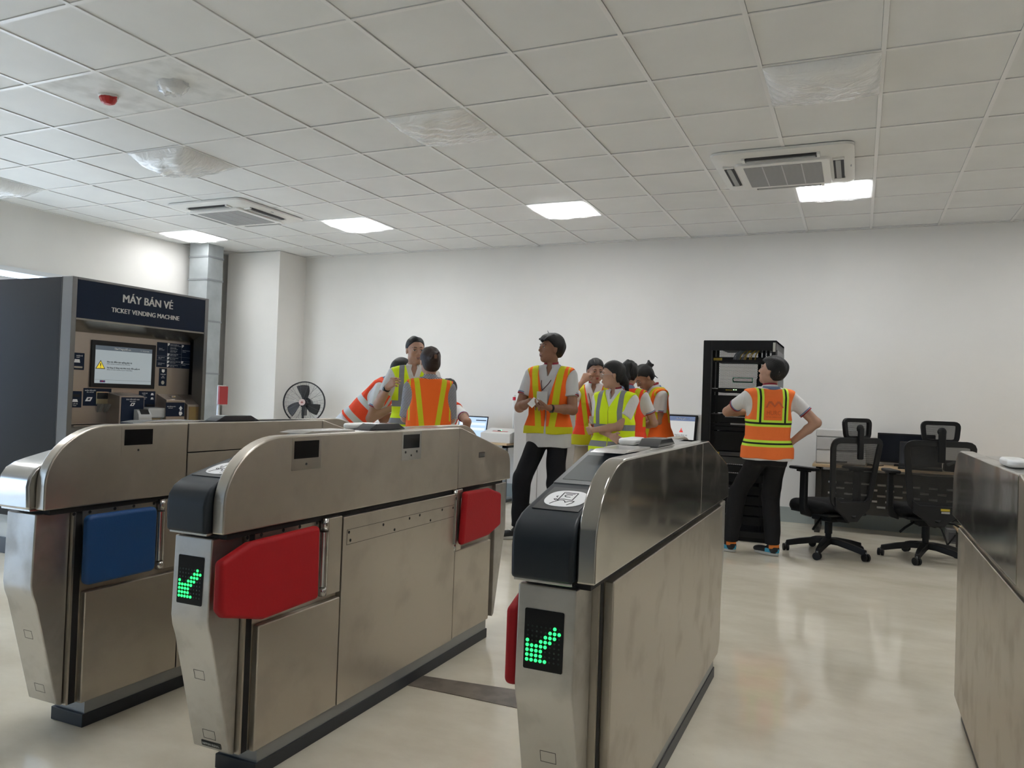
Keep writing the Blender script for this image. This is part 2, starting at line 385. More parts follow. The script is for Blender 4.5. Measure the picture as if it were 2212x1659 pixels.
ACW = mat('ac_white', (.80,.79,.76), .35)
def air_conditioner(x, y, label, ry=0):
    t = thing('ceiling_air_conditioner', label, 'air conditioner', (x,y,ZC), 0, 'ceiling cassette air conditioners')
    S = .485
    mb = MB(); outer = rrect(-S,S,-S,S,.07,5); mid = rrect(-S+.03,S-.03,-S+.03,S-.03,.05,5); inn = rrect(-.36,.36,-.36,.36,.02,5)
    def ring(p, z): return [mb.bm.verts.new((a,b,z)) for a,b in p]
    r = [ring(outer,.0), ring(outer,-.018), ring(mid,-.034), ring(inn,-.044)]
    for a, b in zip(r, r[1:]):
        for k in range(len(a)): mb._f([a[k],a[(k+1)%len(a)],b[(k+1)%len(a)],b[k]])
    mb._f(r[-1]); mb._f(r[0][::-1])
    mb.build('panel', ACW, t, smooth=True)
    for k in range(4):
        M = Matrix.Rotation(k*PI/2, 4, 'Z')
        o = MB().prism(rrect(-.25,.25,.345,.415,.02,3), -.052, -.036, 'z', M).build('air_outlet', mat('ac_slot', (.03,.03,.032), .6), t)
        MB().prism(rrect(-.235,.235,.36,.395,.012,3), -.058, -.050, 'z', M).build('louver', mat('ac_louver', (.35,.35,.34), .4), o)
        mb = MB(); 
        for a in (-.255,.255): mb.box(a-.012,a+.012,.34,.42,-.056,-.038,M)
        mb.build('outlet_trim', ACW, o, bevel=.004)
    MB().prism(rrect(-.325,.325,-.325,.325,.03,5), -.066, -.040, 'z').build('grille_frame', ACW, t, bevel=.006)
    gm = bpy.data.materials.get('intake_grille')
    if not gm:
        gm = mat('intake_grille', (.34,.34,.34), .6); nt = gm.node_tree; N, L = nt.nodes, nt.links
        tc = N.new('ShaderNodeTexCoord'); w = N.new('ShaderNodeTexWave'); w.bands_direction = 'Y'; w.inputs['Scale'].default_value = 26
        L.new(tc.outputs['Object'], w.inputs['Vector']); cr = N.new('ShaderNodeValToRGB'); cr.color_ramp.elements[0].color = (.16,.16,.165,1); cr.color_ramp.elements[1].color = (.5,.5,.5,1)
        L.new(w.outputs[0], cr.inputs[0]); L.new(cr.outputs[0], N['Principled BSDF'].inputs['Base Color'])
    g = MB().prism(rrect(-.27,.27,-.27,.27,.01,2), -.0675, -.060, 'z').build('intake_grille', gm, t)
    mb = MB()
    for a in (-.135,0,.135): mb.box(a-.004,a+.004,-.27,.27,-.0695,-.066)
    mb.build('grille_rib', mat('grille_rib', (.55,.55,.55), .5), g)
    MB().box(.435,.465,-.02,.02,-.033,-.028).build('status_sticker', mat('sticker_grey', (.35,.37,.42), .5), t)
for j_ in (-2,):  # unseen lit row, added to brighten the floor
    for i_ in (-11,-7,-3,1,5): light_panel(i_, j_, True, .03, (0,-.5), 'lit square ceiling light added out of view to brighten the floor')
light_panel(5,6,True,.03,(0,-.5),'lit square ceiling light by the right-hand wall, added out of view for brightness'); light_panel(5,2,False,.07,(0,-.8),'unlit film-wrapped ceiling light nearest the right-hand wall')  # the lit panel is unseen, added to brighten the right side
air_conditioner(AC[0][0], AC[0][1], 'white ceiling cassette air conditioner above the server rack side, right of centre')
air_conditioner(AC[1][0], AC[1][1], 'white ceiling cassette air conditioner at the left, towards the side wall')

sd = thing('smoke_detector', 'red conical smoke detector with white base on a stained ceiling tile', 'smoke detector', (-3.27,.3,ZC+.004))
MB().lathe([(.058,0),(.058,-.010),(.05,-.014)]).build('base', WHITE, sd, smooth=True)
MB().lathe([(.052,-.012),(.052,-.024),(.040,-.046),(.022,-.054),(.001,-.055)], n=12).build('sensor_head', mat('detector_red', (.45,.02,.02), .35), sd)
MB().tube([(.05,.0,-.018),(.075,.0,-.02)], .006).build('test_pin', mat('detector_red', (.45,.02,.02), .35), sd)
wd = thing('wrapped_detector', 'small round detector wrapped in crumpled clear plastic on the ceiling', 'detector', (-2.71,.3,ZC+.004))
MB().lathe([(.05,0),(.05,-.014),(.035,-.032),(.001,-.034)]).build('sensor_head', WHITE, wd, smooth=True)
mb = MB(); rnd = random.Random(3); rings = []
for k, (r, z) in enumerate([(.105,-.001),(.10,-.018),(.085,-.045),(.055,-.06),(.02,-.055)]):
    rings.append([mb.bm.verts.new(((r*(1+rnd.uniform(-.14,.14)))*math.cos(2*PI*q/22), r*(1+rnd.uniform(-.14,.14))*.8*math.sin(2*PI*q/22), z+rnd.uniform(-.008,.006)*(k>0))) for q in range(22)])
for a, b in zip(rings, rings[1:]):
    for q in range(22): mb._f([a[q],a[(q+1)%22],b[(q+1)%22],b[q]])
mb._f(rings[-1]); mb.build('plastic_wrap', film_material(.6), wd, smooth=True)

# ---------------------------------------------------------------- ticket gates
Y0 = -.42
arc = [(-.99,.768)] + [(-.745-.245*math.cos(t), .848+.197*math.sin(t)) for t in [PI/2*k/14 for k in range(15)]]
slope_far = [(.447,1.045),(.93,.925),(.962,.914),(.985,.898),(1.0,.872),(1.006,.842),(1.010,.768)]
PR = arc + slope_far                                   # profile of the aisle-right half, convex
PL = [(-a,b) for a,b in PR][::-1]
PC = [(-a,b) for a,b in slope_far][::-1][:0] + [(-a,b) for a,b in slope_far] ; PC = PC[::-1] + slope_far
def side_flap(t, side, poly, x, m, th=.036, name='flap'):
    # padded paddle seen on one flank; side = +1 right flank
    mb = MB(); mb.prism(poly, x, x+side*th, 'x')
    return mb.build(name, m, t, bevel=.014, seg=4)
def hinge(t, side, v, z0, z1, x, w=.075):
    h = MB().prism([(v,z0),(v+w,z0),(v+w,z1),(v,z1)], x, x+side*.03, 'x').build('hinge_plate', STEEL, t, bevel=.003)
    s = 1 if w > 0 else -1
    MB().tube([(x+side*.018, v-s*.012, z0+.035),(x+side*.018, v-s*.012, z1-.045)], .017, 16).build('hinge_post', STEEL2, h, smooth=True)
    MB().tube([(x+side*.016, v-s*.006, z0),(x+side*.016, v-s*.006, z0+.03)], .014, 16).tube([(x+side*.016, v-s*.006, z1-.04),(x+side*.016, v-s*.006, z1)], .014, 16).build('hinge_knuckle', STEEL2, h, smooth=True)
    return h
ARROW = ['......X.','.....XXX','....XXX.','X..XXX..','XXXXX...','XXXX....','XXXX....','XXXXX...']
def gate(x0, kind, label):
    t = thing('ticket_gate', label, 'ticket gate', (x0, Y0, 0))
    # plinth and skirt
    MB().box(.03,.19,-.81,.81,0,.045).build('plinth', PLINTH, t, bevel=.002)
    MB().box(.036,.186,-.80,.80,.045,.09).build('skirt', SKIRT, t)
    # core
    MB().prism([(-.86,.09),(.86,.09),(.86,.755),(-.86,.755)], .02, .17, 'x').build('core_frame', STEEL, t)
    MB().box(.02,.18,-.955,.955,.748,.770).build('shadow_gap', SEAM, t)
    # end columns
    col = [(-.985,.752),(-.99,.52),(-.985,.49),(-.972,.455),(-.882,.098),(-.868,.09),(-.862,.09),(-.862,.752)]
    c = MB().prism(col, .010, .155, 'x').build('end_column', STEELC, t, bevel=.012, seg=3)
    c2 = MB().prism([(-a,b) for a,b in col], .045, .19, 'x').build('end_column', STEELC, t, bevel=.012, seg=3)
    # slim outlines and plates on the lower slope
    d = Vector((0,-.09,.357)).normalized()             # up the slope
    F = frame_mat(Vector((.082, -.926, .275)) , (1,0,0), d)
    mb = MB()
    def outline(a0,a1,b0,b1,w=.0012):
        for q in ([(a0,b0),(a1,b0),(a1,b0+w),(a0,b0+w)],[(a0,b1-w),(a1,b1-w),(a1,b1),(a0,b1)],[(a0,b0),(a0+w,b0),(a0+w,b1),(a0,b1)],[(a1-w,b0),(a1,b0),(a1,b1),(a1-w,b1)]): card(mb, F, q, .0002, .0008)
    outline(-.018,.022,.052,.082); mb.build('access_plate_outline', SEAM, c); mb = MB(); outline(-.022,.026,-.148,-.118); mb.build('label_slot_outline', SEAM, c)
    if kind == 'near':
        k = MB(); card(k, F, rrect(-.034,.044,-.175,-.156,.003), .0005, .001); lb = k.build('name_plate', mat('plate_black', (.01,.01,.01), .4), c)
        text('lettering', 'NIPPON SIGNAL', .0100, mat('plate_silver', (.5,.5,.48), .4), F @ Vector((.005,-.1655,.0018)), F.to_3x3() @ Vector((1,0,0)), F.to_3x3() @ Vector((0,1,0)), lb, width=.066)
    # side panels
    def dent(o): return o
    for side in (1, -1):
        def V(v): return v*side
        xo, xi = (.17,.195) if side == 1 else (.03,.005)
        a, b = min(xo,xi), max(xo,xi)
        plain = (kind == 'wide' and side == 1) or (kind == 'edge' and side == -1)
        if plain:
            poly = [(V(-.815),.088),(V(-.815),.742),(V(.87),.742),(V(.905),.50),(V(.905),.14),(V(.86),.088)]
            MB().prism(poly, a, b, 'x').build('side_panel', STEEL, t, bevel=.004)
            MB().box(min(xo,xo-side*.01), max(xo,xo-side*.01)+.001, min(V(-.845),V(-.82)), max(V(-.845),V(-.82)), .09, .74).build('door_gap', SEAM, t)
        else:
            MB().prism([(V(-.823),.088),(V(-.823),.47),(V(-.417),.47),(V(-.417),.088)], a, b, 'x').build('service_door', STEEL, t, bevel=.005)
            MB().prism([(V(.433),.092),(V(.433),.486),(V(.808),.486),(V(.808),.092)], a, b, 'x').build('service_door', STEEL, t, bevel=.005)
            p = MB().prism([(V(-.413),.088),(V(-.413),.747),(V(.429),.747),(V(.429),.088)], a, b, 'x').build('side_panel', STEEL, t, bevel=.002)
            xf = .195 if side == 1 else .005
            mb = MB()
            FF = frame_mat(Vector((xf,0,0)), (0,side,0), (0,0,1))
            Fs = FF
            for (a0,a1,b0,b1) in ((-.392,.413,.646,.7),):
                w = .0012
                for q in ([(a0,b0),(a1,b0),(a1,b0+w),(a0,b0+w)],[(a0,b1-w),(a1,b1-w),(a1,b1),(a0,b1)],[(a0,b0),(a0+w,b0),(a0+w,b1),(a0,b1)],[(a1-w,b0),(a1,b0),(a1,b1),(a1-w,b1)]): card(mb, Fs, q, .0002, .0006)
            mb.build('strip_outline', SEAM, p)
            mb = MB()
            for q, (va, za) in enumerate([(-.38,.690),(-.16,.687),(.03,.687),(.11,.690),(.30,.690),(.40,.687),(-.37,.66),(-.08,.657),(.20,.657)]):
                card(mb, Fs, [(va+.0055*math.cos(k*PI/5), za+.0055*math.sin(k*PI/5)) for k in range(10)], .0003, .0006)
            mb.build('bolt_hole', SEAM, p)
            mb = MB()
            for va in (-.86,-.80,-.70,-.62,-.53): 
                card(mb, frame_mat(Vector((.17 if side==1 else .03,0,0)),(0,side,0),(0,0,1)), [(va+.006*math.cos(k*PI/5), .742-.002+.006*math.sin(k*PI/5)) for k in range(10)], .0003, .0006)
            mb.build('bolt_hole', SEAM, t)
            MB().box(min(xo,xo-side*.012), max(xo,xo-side*.012)+.0005, min(V(-.852),V(-.828)), max(V(-.852),V(-.828)), .09, .752).build('door_gap', SEAM, t)
    # flaps folded against the flanks
    if kind in ('near','far'):
        if kind == 'near':
            side_flap(t, 1, [(-1.02,.70),(-.905,.738),(-.585,.744),(-.58,.503),(-.84,.497),(-1.0,.540),(-1.02,.56)], .195, RED)
        else:
            side_flap(t, 1, rrect(-.85,-.563,.500,.738,.02,5), .197, BLUE)
        hinge(t, 1, -.50, .49, .755, .168)
        if kind == 'near':
            side_flap(t, 1, [(.452,.755),(.70,.750),(.835,.715),(.840,.556),(.71,.522),(.43,.517)], .205, RED, .03)
            hinge(t, 1, .435, .488, .765, .168, .05)
            MB().box(.205,.212,.455,.461,.535,.725).build('edge_strip', mat('white_strip', (.85,.85,.85), .3), t)
    if kind in ('near','wide','far'):
        side_flap(t, -1, [(-.925,.672),(-.85,.70),(-.56,.705),(-.56,.475),(-.85,.468),(-.925,.485)], -.012, RED if kind!='far' else BLUE, .036)
        hinge(t, -1, -.55, .46, .72, .03)
    # head cover, three slices: aisle wing, middle, opposite wing
    cw = .045; g = .0018
    core = MB().prism(zrange(clip(clip([(p[0]*.985, p[1]-.006 if p[1]>.9 else p[1]) for p in PC],1,0,.97),-1,0,.97),.772,1.04), .01, .19, 'x').build('head_core', SEAM, t)
    reader_end = kind in ('near','wide')
    capcut = -.455
    seams = {'near': [.430], 'far': [-.405,.435], 'wide': [.315], 'edge': [.43]}[kind]
    lim = [-2] + seams + [2]
    nsl = 0
    for a, b in zip(lim, lim[1:]):
        p = vrange(PR, a+(g if a>-2 else 0), b-(g if b<2 else 0))
        x1_ = .2
        if kind == 'far' and a == -.405:
            MB().prism(zrange(p,.768,.926), .10, x1_, 'x').build('head_panel', STEEL, t, bevel=.002)
            MB().prism(zrange(p,.930,1.1), .10, x1_, 'x').build('head_panel', STEEL, t, bevel=.003)
        elif a == -2:
            MB().prism(p, .2-cw, x1_, 'x').build('head_panel', STEEL if kind in ('near','far') else STEELG, t, bevel=.006, seg=3)
        else:
            MB().prism(p, .10, x1_, 'x').build('head_panel', STEEL if kind in ('near','far') else STEELG, t, bevel=.005, seg=2)
    lim = [-2] + sorted([-s for s in seams]) + [2]
    for a, b in zip(lim, lim[1:]):
        p = vrange(PL, a+(g if a>-2 else 0), b-(g if b<2 else 0))
        if b == 2: MB().prism(p, 0, cw, 'x').build('head_panel', STEELG if kind=='edge' else STEEL, t, bevel=.006, seg=3)
        elif a == -2 and (reader_end or kind == 'far'):
            pass
        else: MB().prism(vrange(p, -.452 if reader_end or kind == 'far' else -2, 2), 0, .10, 'x').build('head_panel', STEEL, t, bevel=.004)
    # middle slice
    mid = vrange(PC, -.45, .45)
    MB().prism(zrange(mid,.9,1.1), cw-.002, .2-cw+.002, 'x').build('top_plate', STEEL2, t, bevel=.001)
    # far end reader hood
    hood = vrange(PC, .445, 2)
    h = MB().prism([(a, b-.003) for a,b in hood], cw+.002, .2-.101, 'x').build('far_reader_hood', CHAR if kind!='far' else STEEL2, t, bevel=.006)
    # near end cap
    nearp = [(-1.012,.768),(-1.016,.845),(-1.010,.876),(-.993,.900),(-.965,.916),(-.93,.927),(-.447,1.045),(-.447,.768)]
    cap = None if kind == 'edge' else MB().prism(nearp, 0, .2-cw-.002, 'x').build('reader_cap', CHAR if reader_end else (STEEL if kind=='edge' else STEEL2), t, bevel=.010, seg=4)
    if kind != 'edge': MB().prism([(-1.003,.762),(-.86,.762),(-.86,.770),(-1.003,.770)], .005, .15, 'x').build('cap_rim', STEEL2, t, bevel=.002)
    sd_ = Vector((0,.483,.118)).normalized()
    if reader_end:
        F = frame_mat(Vector((.0765,-.93,.927)), (1,0,0), sd_)   # b = distance up the slope
        mb = MB(); card(mb, F, [(-.072,.175),(.073,.175),(.073,.49),(-.072,.49)], .0, .0015); fr = mb.build('screen_frame', CHAR2, cap, bevel=.001)
        mb = MB(); card(mb, F, rrect(-.058,.060,.205,.425,.004), .0012, .001); mb.build('display_screen', SCRG, fr)
        mb = MB(); card(mb, F, [(-.056,-.012),(.062,-.012),(.062,.142),(-.056,.142)], .0, .0014); ip = mb.build('card_reader_pad', ICP, cap)
        mb = MB(); card(mb, F, [(.004+.052*math.copysign(abs(math.cos(q))**.8,math.cos(q)), .066+.056*math.copysign(abs(math.sin(q))**.8,math.sin(q))) for q in [2*PI*k/40 for k in range(40)]], .0014, .0006); mb.build('reader_symbol', WHITEP, ip)
        # hand holding a card, drawn with thin strokes
        mb = MB()
        def stroke(pts, w=.0013):
            for p, q in zip(pts, pts[1:]):
                a = Vector(p); b = Vector(q); n = (b-a).orthogonal().normalized()*w if (b-a).length else Vector((0,0))
                card(mb, F, [tuple(a-n),tuple(b-n),tuple(b+n),tuple(a+n)], .002, .0004)
        cx, cy = .004, .066
        S = lambda P: [(cx+p[0]*.0011, cy+p[1]*.00125) for p in P]
        stroke(S([(-16,-8),(-16,32),(17,32),(17,-8)])); stroke(S([(-12,26),(12,26)])); stroke(S([(8,20),(-4,20),(-8,16),(-8,12),(-3,8),(7,8)]))
        stroke(S([(-26,-34),(-20,-22),(-10,-12),(-4,-10),(2,-14),(6,-22)])); stroke(S([(-26,-8),(-20,-14),(-14,-12),(-22,-6),(-26,-8)])); stroke(S([(-22,2),(-26,8),(-22,10)]))
        stroke(S([(6,-22),(12,-14),(24,-12),(22,-22),(14,-34)])); stroke(S([(-16,-8),(-6,-4),(4,-6),(17,-8)]))
        mb.build('hand_drawing', BLK, ip)
        # arrow display
        F = frame_mat(Vector((.0,-.9875,0)), (1,0,0), (0,-.005,.24))
        F = frame_mat(Vector((.080,-.9878,.627)), (1,0,0), Vector((0,.0045,.24)).normalized())
        mb = MB(); card(mb, F, rrect(-.049,.049,-.070,.070,.004), .0, .0012); ap = mb.build('arrow_display', BLACKG, c)
        mb = MB(); mo = MB()
        for r, row in enumerate(ARROW):
            for q, ch in enumerate(row):
                px, py = -.040+q*.0112, .030-r*.0112
                pts = [(px+.0041*math.cos(k*PI/4), py+.0041*math.sin(k*PI/4)) for k in range(8)]
                if ch == 'X': card(mb, F, pts, .0012, .0012)
                else: card(mo, F, [(a*.6+px*.4,b*.6+py*.4) for a,b in pts], .0012, .0004)
        mb.build('lit_arrow', GREENLED, ap); mo.build('unlit_dots', OFFLED, ap)
    # small windows in the flank
    FF = frame_mat(Vector((.2,0,0)), (0,1,0), (0,0,1))
    def window(v0,v1,z0,z1, pv0,pv1,pz0):
        mb = MB(); card(mb, FF, [(pv0,pz0),(pv1,pz0),(pv1,z1+.010),(pv0,z1+.010)], 0, .0008); pl = mb.build('window_plate', STEEL2 if kind!='far' else STEEL, t)
        mb = MB(); card(mb, FF, [(v0,z0),(v1,z0),(v1,z1),(v0,z1)], .0006, .0012); mb.build('sensor_window', BLACKG, pl)
        mb = MB(); card(mb, FF, [((v0+v1)/2+.004*math.cos(k*PI/5), pz0+.018+.004*math.sin(k*PI/5)) for k in range(10)], .0006, .0012); mb.build('key_lock', SEAM, pl)
        return pl
    if kind in ('near','far'):
        window(-.698,-.576,.969,1.026, -.71,-.562,.932)
    if kind == 'near':
        pl = window(-.045,.076,.972,1.027, -.057,.092,.925)
        mb = MB()
        for va in (-.028,.058): card(mb, FF, [(va+.005*math.cos(k*PI/5), .957+.005*math.sin(k*PI/5)) for k in range(10)], .0006, .0012)
        mb.build('bolt_hole', SEAM, pl)
        mb = MB(); card(mb, FF, [(.63,.898),(.696,.898),(.696,.924),(.63,.924)], 0, .001); s_ = mb.build('slot_frame', STEEL2, t)
        mb = MB(); card(mb, FF, [(.636,.903),(.690,.903),(.690,.919),(.636,.919)], .0008, .0006); mb.build('slot', mat('slot_dark', (.12,.11,.10), .5), s_)
    # things fixed on the top
    if kind != 'edge' or True:
        mb = MB()
        w = mb.prism([(-.215,1.0465),(.045,1.0465),(-.010,1.070),(-.165,1.070)], .085, .152, 'x')
        mb.build('sensor_wedge', mat('wedge_black', (.025,.025,.03), .12), t, bevel=.002)
        if kind != 'far':
            MB().prism(rrect(-.205,-.03,.012,.070,.028,6), 0, .022, 'z', Matrix.Translation((0,0,1.0465)) @ Matrix(((0,1,0,0),(1,0,0,0),(0,0,1,0),(0,0,0,1)))).build('oval_reader', WHITE, t, bevel=.009, seg=4)
        MB().prism([(-.60,1.045),(-.30,1.045),(-.31,1.052),(-.55,1.052)], .05, .150, 'x').build('raised_plate', STEEL2, t, bevel=.001)
    return t
gate(-1.48, 'far', 'stainless steel ticket gate with a blue padded flap and plain steel nose')
gate(-.715, 'near', 'stainless steel ticket gate with two red padded flaps, second from the left')
gate(.39, 'wide', 'stainless steel ticket gate with plain right flank and large green arrow, third from the left')
gate(1.49, 'edge', 'stainless steel ticket gate cut off by the right edge of the photo')
# ---------------------------------------------------------------- ticket vending machine (front faces +x)
tv = thing('ticket_vending_machine', 'tall stainless steel ticket vending machine with navy sign and screen at left', 'ticket machine', (-3.6,.357,0))
SF = mat('tvm_front_steel', (.38,.33,.29), .36, .85, rvar=.04, vscale=3, bump=.04, bscale=30)
Wd = 1.172
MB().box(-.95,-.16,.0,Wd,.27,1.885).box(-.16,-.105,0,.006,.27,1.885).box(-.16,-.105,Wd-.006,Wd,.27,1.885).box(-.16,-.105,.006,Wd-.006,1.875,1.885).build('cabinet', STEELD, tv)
MB().box(-.93,-.12,.03,Wd-.03,.11,.27).build('plinth_panel', mat('white_plinth', (.62,.66,.68), .5), tv)
MB().box(-.94,-.11,.02,Wd-.02,0,.11).build('plinth', mat('plinth_blue_grey', (.10,.12,.15), .5), tv, bevel=.003)
mb = MB(); mb.box(-.11,0,0,.036,.27,1.888); mb.box(-.11,0,Wd-.036,Wd,.27,1.888); mb.box(-.11,0,.036,Wd-.036,1.872,1.888); mb.box(-.11,-.005,.036,Wd-.036,.27,.905)
mb.build('front_frame', mat('tvm_frame_steel', (.20,.20,.20), .35, .9), tv, bevel=.003)
MB().box(-.103,-.098,-.001,.002,.27,1.885).build('side_seam', SEAM, tv)
MB().box(-.16,-.15,.03,Wd-.03,.90,1.60).build('inner_panel', SF, tv)
MB().prism([(-.004,1.618),(-.10,1.618),(-.155,1.545),(-.152,1.535),(-.004,1.606)], .036, Wd-.036, 'y').build('hood', mat('hood_steel', (.30,.28,.25), .25, .9), tv)
MB().prism([(-.15,.905),(.02,.905),(.02,.90),(-.15,.895)], .036, Wd-.036, 'y').build('ledge', SF, tv)
# sign (local frame: right=+y)
FS = frame_mat(Vector((.0,0,0)), (0,1,0), (0,0,1))
MB().box(-.012,-.003,.036,Wd-.036,1.618,1.873).build('sign_panel', NAVY, tv)
sg = [o for o in tv.children if o.name.startswith('sign_panel')][0]
LET = mat('sign_lettering', (.60,.59,.56), .5)
text('lettering', 'MÁY BÁN VÉ', .078, LET, (-.003,.602,1.787), (0,1,0), (0,0,1), sg, width=.432, bold=.0022)
text('lettering', 'TICKET VENDING MACHINE', .046, LET, (-.003,.592,1.699), (0,1,0), (0,0,1), sg, width=.585, bold=.0012)
def P(y, z, lift=0): return Vector((-.15+lift, y-.357, z))
def panel(name, y0, y1, z0, z1, m, th=.002, x=-.15, parent=tv, r=.003):
    F = frame_mat(Vector((x,-.357,0)), (0,1,0), (0,0,1)); mb = MB(); card(mb, F, rrect(y0,y1,z0,z1,min(r,(y1-y0)/3,(z1-z0)/3),2), 0, th); return mb.build(name, m, parent)
def lines(parent, rows, m=WHITEP, x=-.148):            # rows: (y0, z, width, height)
    F = frame_mat(Vector((x,-.357,0)), (0,1,0), (0,0,1)); mb = MB()
    for y, z, w, h in rows: card(mb, F, [(y,z),(y+w,z),(y+w,z+h),(y,z+h)], .0004, .0005)
    return mb.build('ruled_line', m, parent)
def poly(name, parent, pts, m, x=-.148, lift=.0004):
    F = frame_mat(Vector((x,-.357,0)), (0,1,0), (0,0,1)); mb = MB(); card(mb, F, pts, lift, .0006); return mb.build(name, m, parent)
def tx(s, y, z, size, parent, w=None, m=WHITEP, x=-.148, al='LEFT', bold=0): 
    return text('lettering', s, size, m, (x, y-.357, z), (0,1,0), (0,0,1), parent, align=al, width=w, lift=.001, depth=.0002, bold=bold)
SCE = mat('screen_pale', (.1,.1,.1), .12, emit=(.50,.58,.61), estr=.38)
SCD = mat('screen_header', (.03,.03,.03), .12, emit=(.06,.075,.09), estr=.9)
bz = panel('screen_bezel', .625, 1.160, 1.160, 1.490, BLK, .012)
s1 = panel('screen', .652,1.126,1.190,1.455, SCE, .001, -.138, bz, .001)
hd = panel('screen_header', .652,1.126,1.424,1.455, SCD, .0008, -.1368, s1, .0005)
tx('Khu Công nghệ cao', .80, 1.439, .019, hd, .135, WHITEP, -.1360, bold=.0003); tx('00:00 01/01', 1.02, 1.437, .009, hd, .075, WHITEP, -.1360)
INK = mat('screen_ink', (.03,.03,.035), .4)
tx('Khu vực điểm tạm ngừng phục vụ', .745, 1.343, .016, s1, .205, INK, -.1368, bold=.0003)
tx('(This machine is temporary out of Service)', .745, 1.329, .011, s1, .19, INK, -.1368)
tx('Vui lòng sử dụng máy khác hoặc đến quầy vé', .745, 1.302, .015, s1, .275, INK, -.1368, bold=.0003)
tx('(Please use other machine or go to Ticket office)', .745, 1.288, .011, s1, .21, INK, -.1368)
lines(s1, [(.655,1.214,.470,.0012)], INK, -.1368)
wt = poly('warning_triangle', s1, [(.655,1.290),(.733,1.290),(.694,1.352)], INK, -.137); poly('triangle_fill', wt, [(.663,1.2945),(.725,1.2945),(.694,1.344)], mat('warning_yellow', (.75,.60,.02), .4, emit=(.8,.6,.05), estr=.35), -.1364)
poly('exclamation_mark', wt, [(.6915,1.308),(.6965,1.308),(.698,1.330),(.690,1.330)], INK, -.1357); poly('exclamation_mark', wt, [(.6915,1.299),(.6965,1.299),(.6965,1.304),(.6915,1.304)], INK, -.1357)
fl = poly('language_flag', s1, [(.694,1.196),(.736,1.196),(.736,1.211),(.694,1.211)], mat('flag_blue', (.05,.06,.25), .4), -.137)
poly('flag_cross', fl, [(.694,1.2022),(.736,1.2022),(.736,1.2048),(.694,1.2048)], mat('flag_red', (.6,.03,.05), .4), -.1364); poly('flag_cross', fl, [(.713,1.196),(.717,1.196),(.717,1.211),(.713,1.211)], MATS['flag_red'], -.1364)
# labels
a = panel('instruction_label', .47,.577,1.276,1.392, NAVY); tx('NHẬN VÉ', .515,1.372,.011,a); tx('TICKET', .515,1.360,.008,a)
poly('ticket_arrow', a, [(.50,1.325),(.545,1.325),(.540,1.348),(.505,1.348)], WHITEP); panel('ticket_slot', .50,.562,1.288,1.300, STEEL2, .004, -.148, a)
a = panel('instruction_label', .47,.569,1.018,1.130, NAVY); panel('ticket_slot', .50,.552,1.090,1.108, BLK, .004, -.148, a); poly('ticket_arrow', a, [(.50,1.056),(.542,1.056),(.535,1.075),(.505,1.075)], WHITEP); tx('LẤY VÉ', .505,1.043,.011,a); tx('TICKET', .505,1.031,.008,a)
a = panel('fare_table', 1.179,1.502,1.328,1.518, NAVY)
GL = mat('table_rule', (.28,.31,.36), .5)
lines(a, [(1.179,1.414,.323,.001),(1.179,1.383,.323,.001),(1.275,1.355,.135,.001),(1.275,1.437,.135,.001)], GL)
F_ = frame_mat(Vector((-.148,-.357,0)), (0,1,0), (0,0,1)); mb = MB()
for y in (1.275,1.412): card(mb, F_, [(y,1.328),(y+.001,1.328),(y+.001,1.518),(y,1.518)], .0004, .0005)
mb.build('ruled_line', GL, a)
for k, (y, z) in enumerate([(1.277,1.516),(1.277,1.437),(1.277,1.410),(1.277,1.381),(1.277,1.352),(1.414,1.512),(1.414,1.385)]):
    c_ = poly('number_tab', a, [(y,z),(y+.019,z),(y+.019,z-.009),(y+.008,z-.019),(y,z-.019)], WHITEP); tx(str(k+1), y+.005, z-.008, .010, c_, None, INK, -.1473)
for s_, y, z, sz in (('MUA VÉ',1.195,1.470,.010),('BUY TICKET',1.195,1.460,.008),('NẠP TIỀN VÉ',1.192,1.402,.009),('TOP UP',1.192,1.392,.008),('THÊM DỊCH VỤ',1.190,1.357,.009),('SERVICE',1.190,1.347,.008),('CHỌN SỐ LƯỢNG VÉ',1.301,1.507,.009),('SELECT NUMBER OF TICKETS',1.301,1.498,.007),('CHỌN GA ĐẾN',1.301,1.482,.009),('SELECT STATION',1.301,1.473,.007),('CHỌN MỆNH GIÁ',1.301,1.459,.009),('SELECT FARE',1.301,1.450,.007),('THANH TOÁN TIỀN',1.301,1.431,.009),('INSERT MONEY',1.301,1.422,.007),('ĐẶT THẺ VÀO KHAY',1.301,1.403,.009),('PLACE CARD',1.301,1.393,.007),('NHẬN VÉ VÀ TIỀN THỪA',1.301,1.374,.009),('TAKE TICKET',1.301,1.365,.007),('NHẬN LẠI THẺ VÉ',1.301,1.346,.009),('TAKE CARD',1.301,1.336,.007),('HOÀN TẤT GIAO DỊCH',1.420,1.468,.009),('COMPLETE',1.420,1.457,.007),('HOÀN TẤT GIAO DỊCH',1.420,1.364,.009),('COMPLETE',1.420,1.353,.007)):
    tx(s_, y, z, sz, a, min(.105,len(s_)*.0052) if y < 1.41 else min(.075,len(s_)*.0045), mat('faint_print', (.5,.52,.55), .5))
a = panel('help_label', 1.208,1.280,1.185,1.321, NAVY); poly('shield_mark', a, [(1.231,1.312),(1.257,1.312),(1.257,1.294),(1.244,1.286),(1.231,1.294)], WHITEP)
tx('TRỢ GIÚP',1.244,1.273,.010,a,.05,al='CENTER'); tx('HELP',1.244,1.258,.009,a,al='CENTER'); tx('BUTTON',1.244,1.247,.008,a,al='CENTER')
poly('help_button', a, [(1.244+.015*math.cos(k*PI/10),1.211+.015*math.sin(k*PI/10)) for k in range(20)], mat('button_metal', (.45,.45,.43), .35, .8), -.148, .0005)
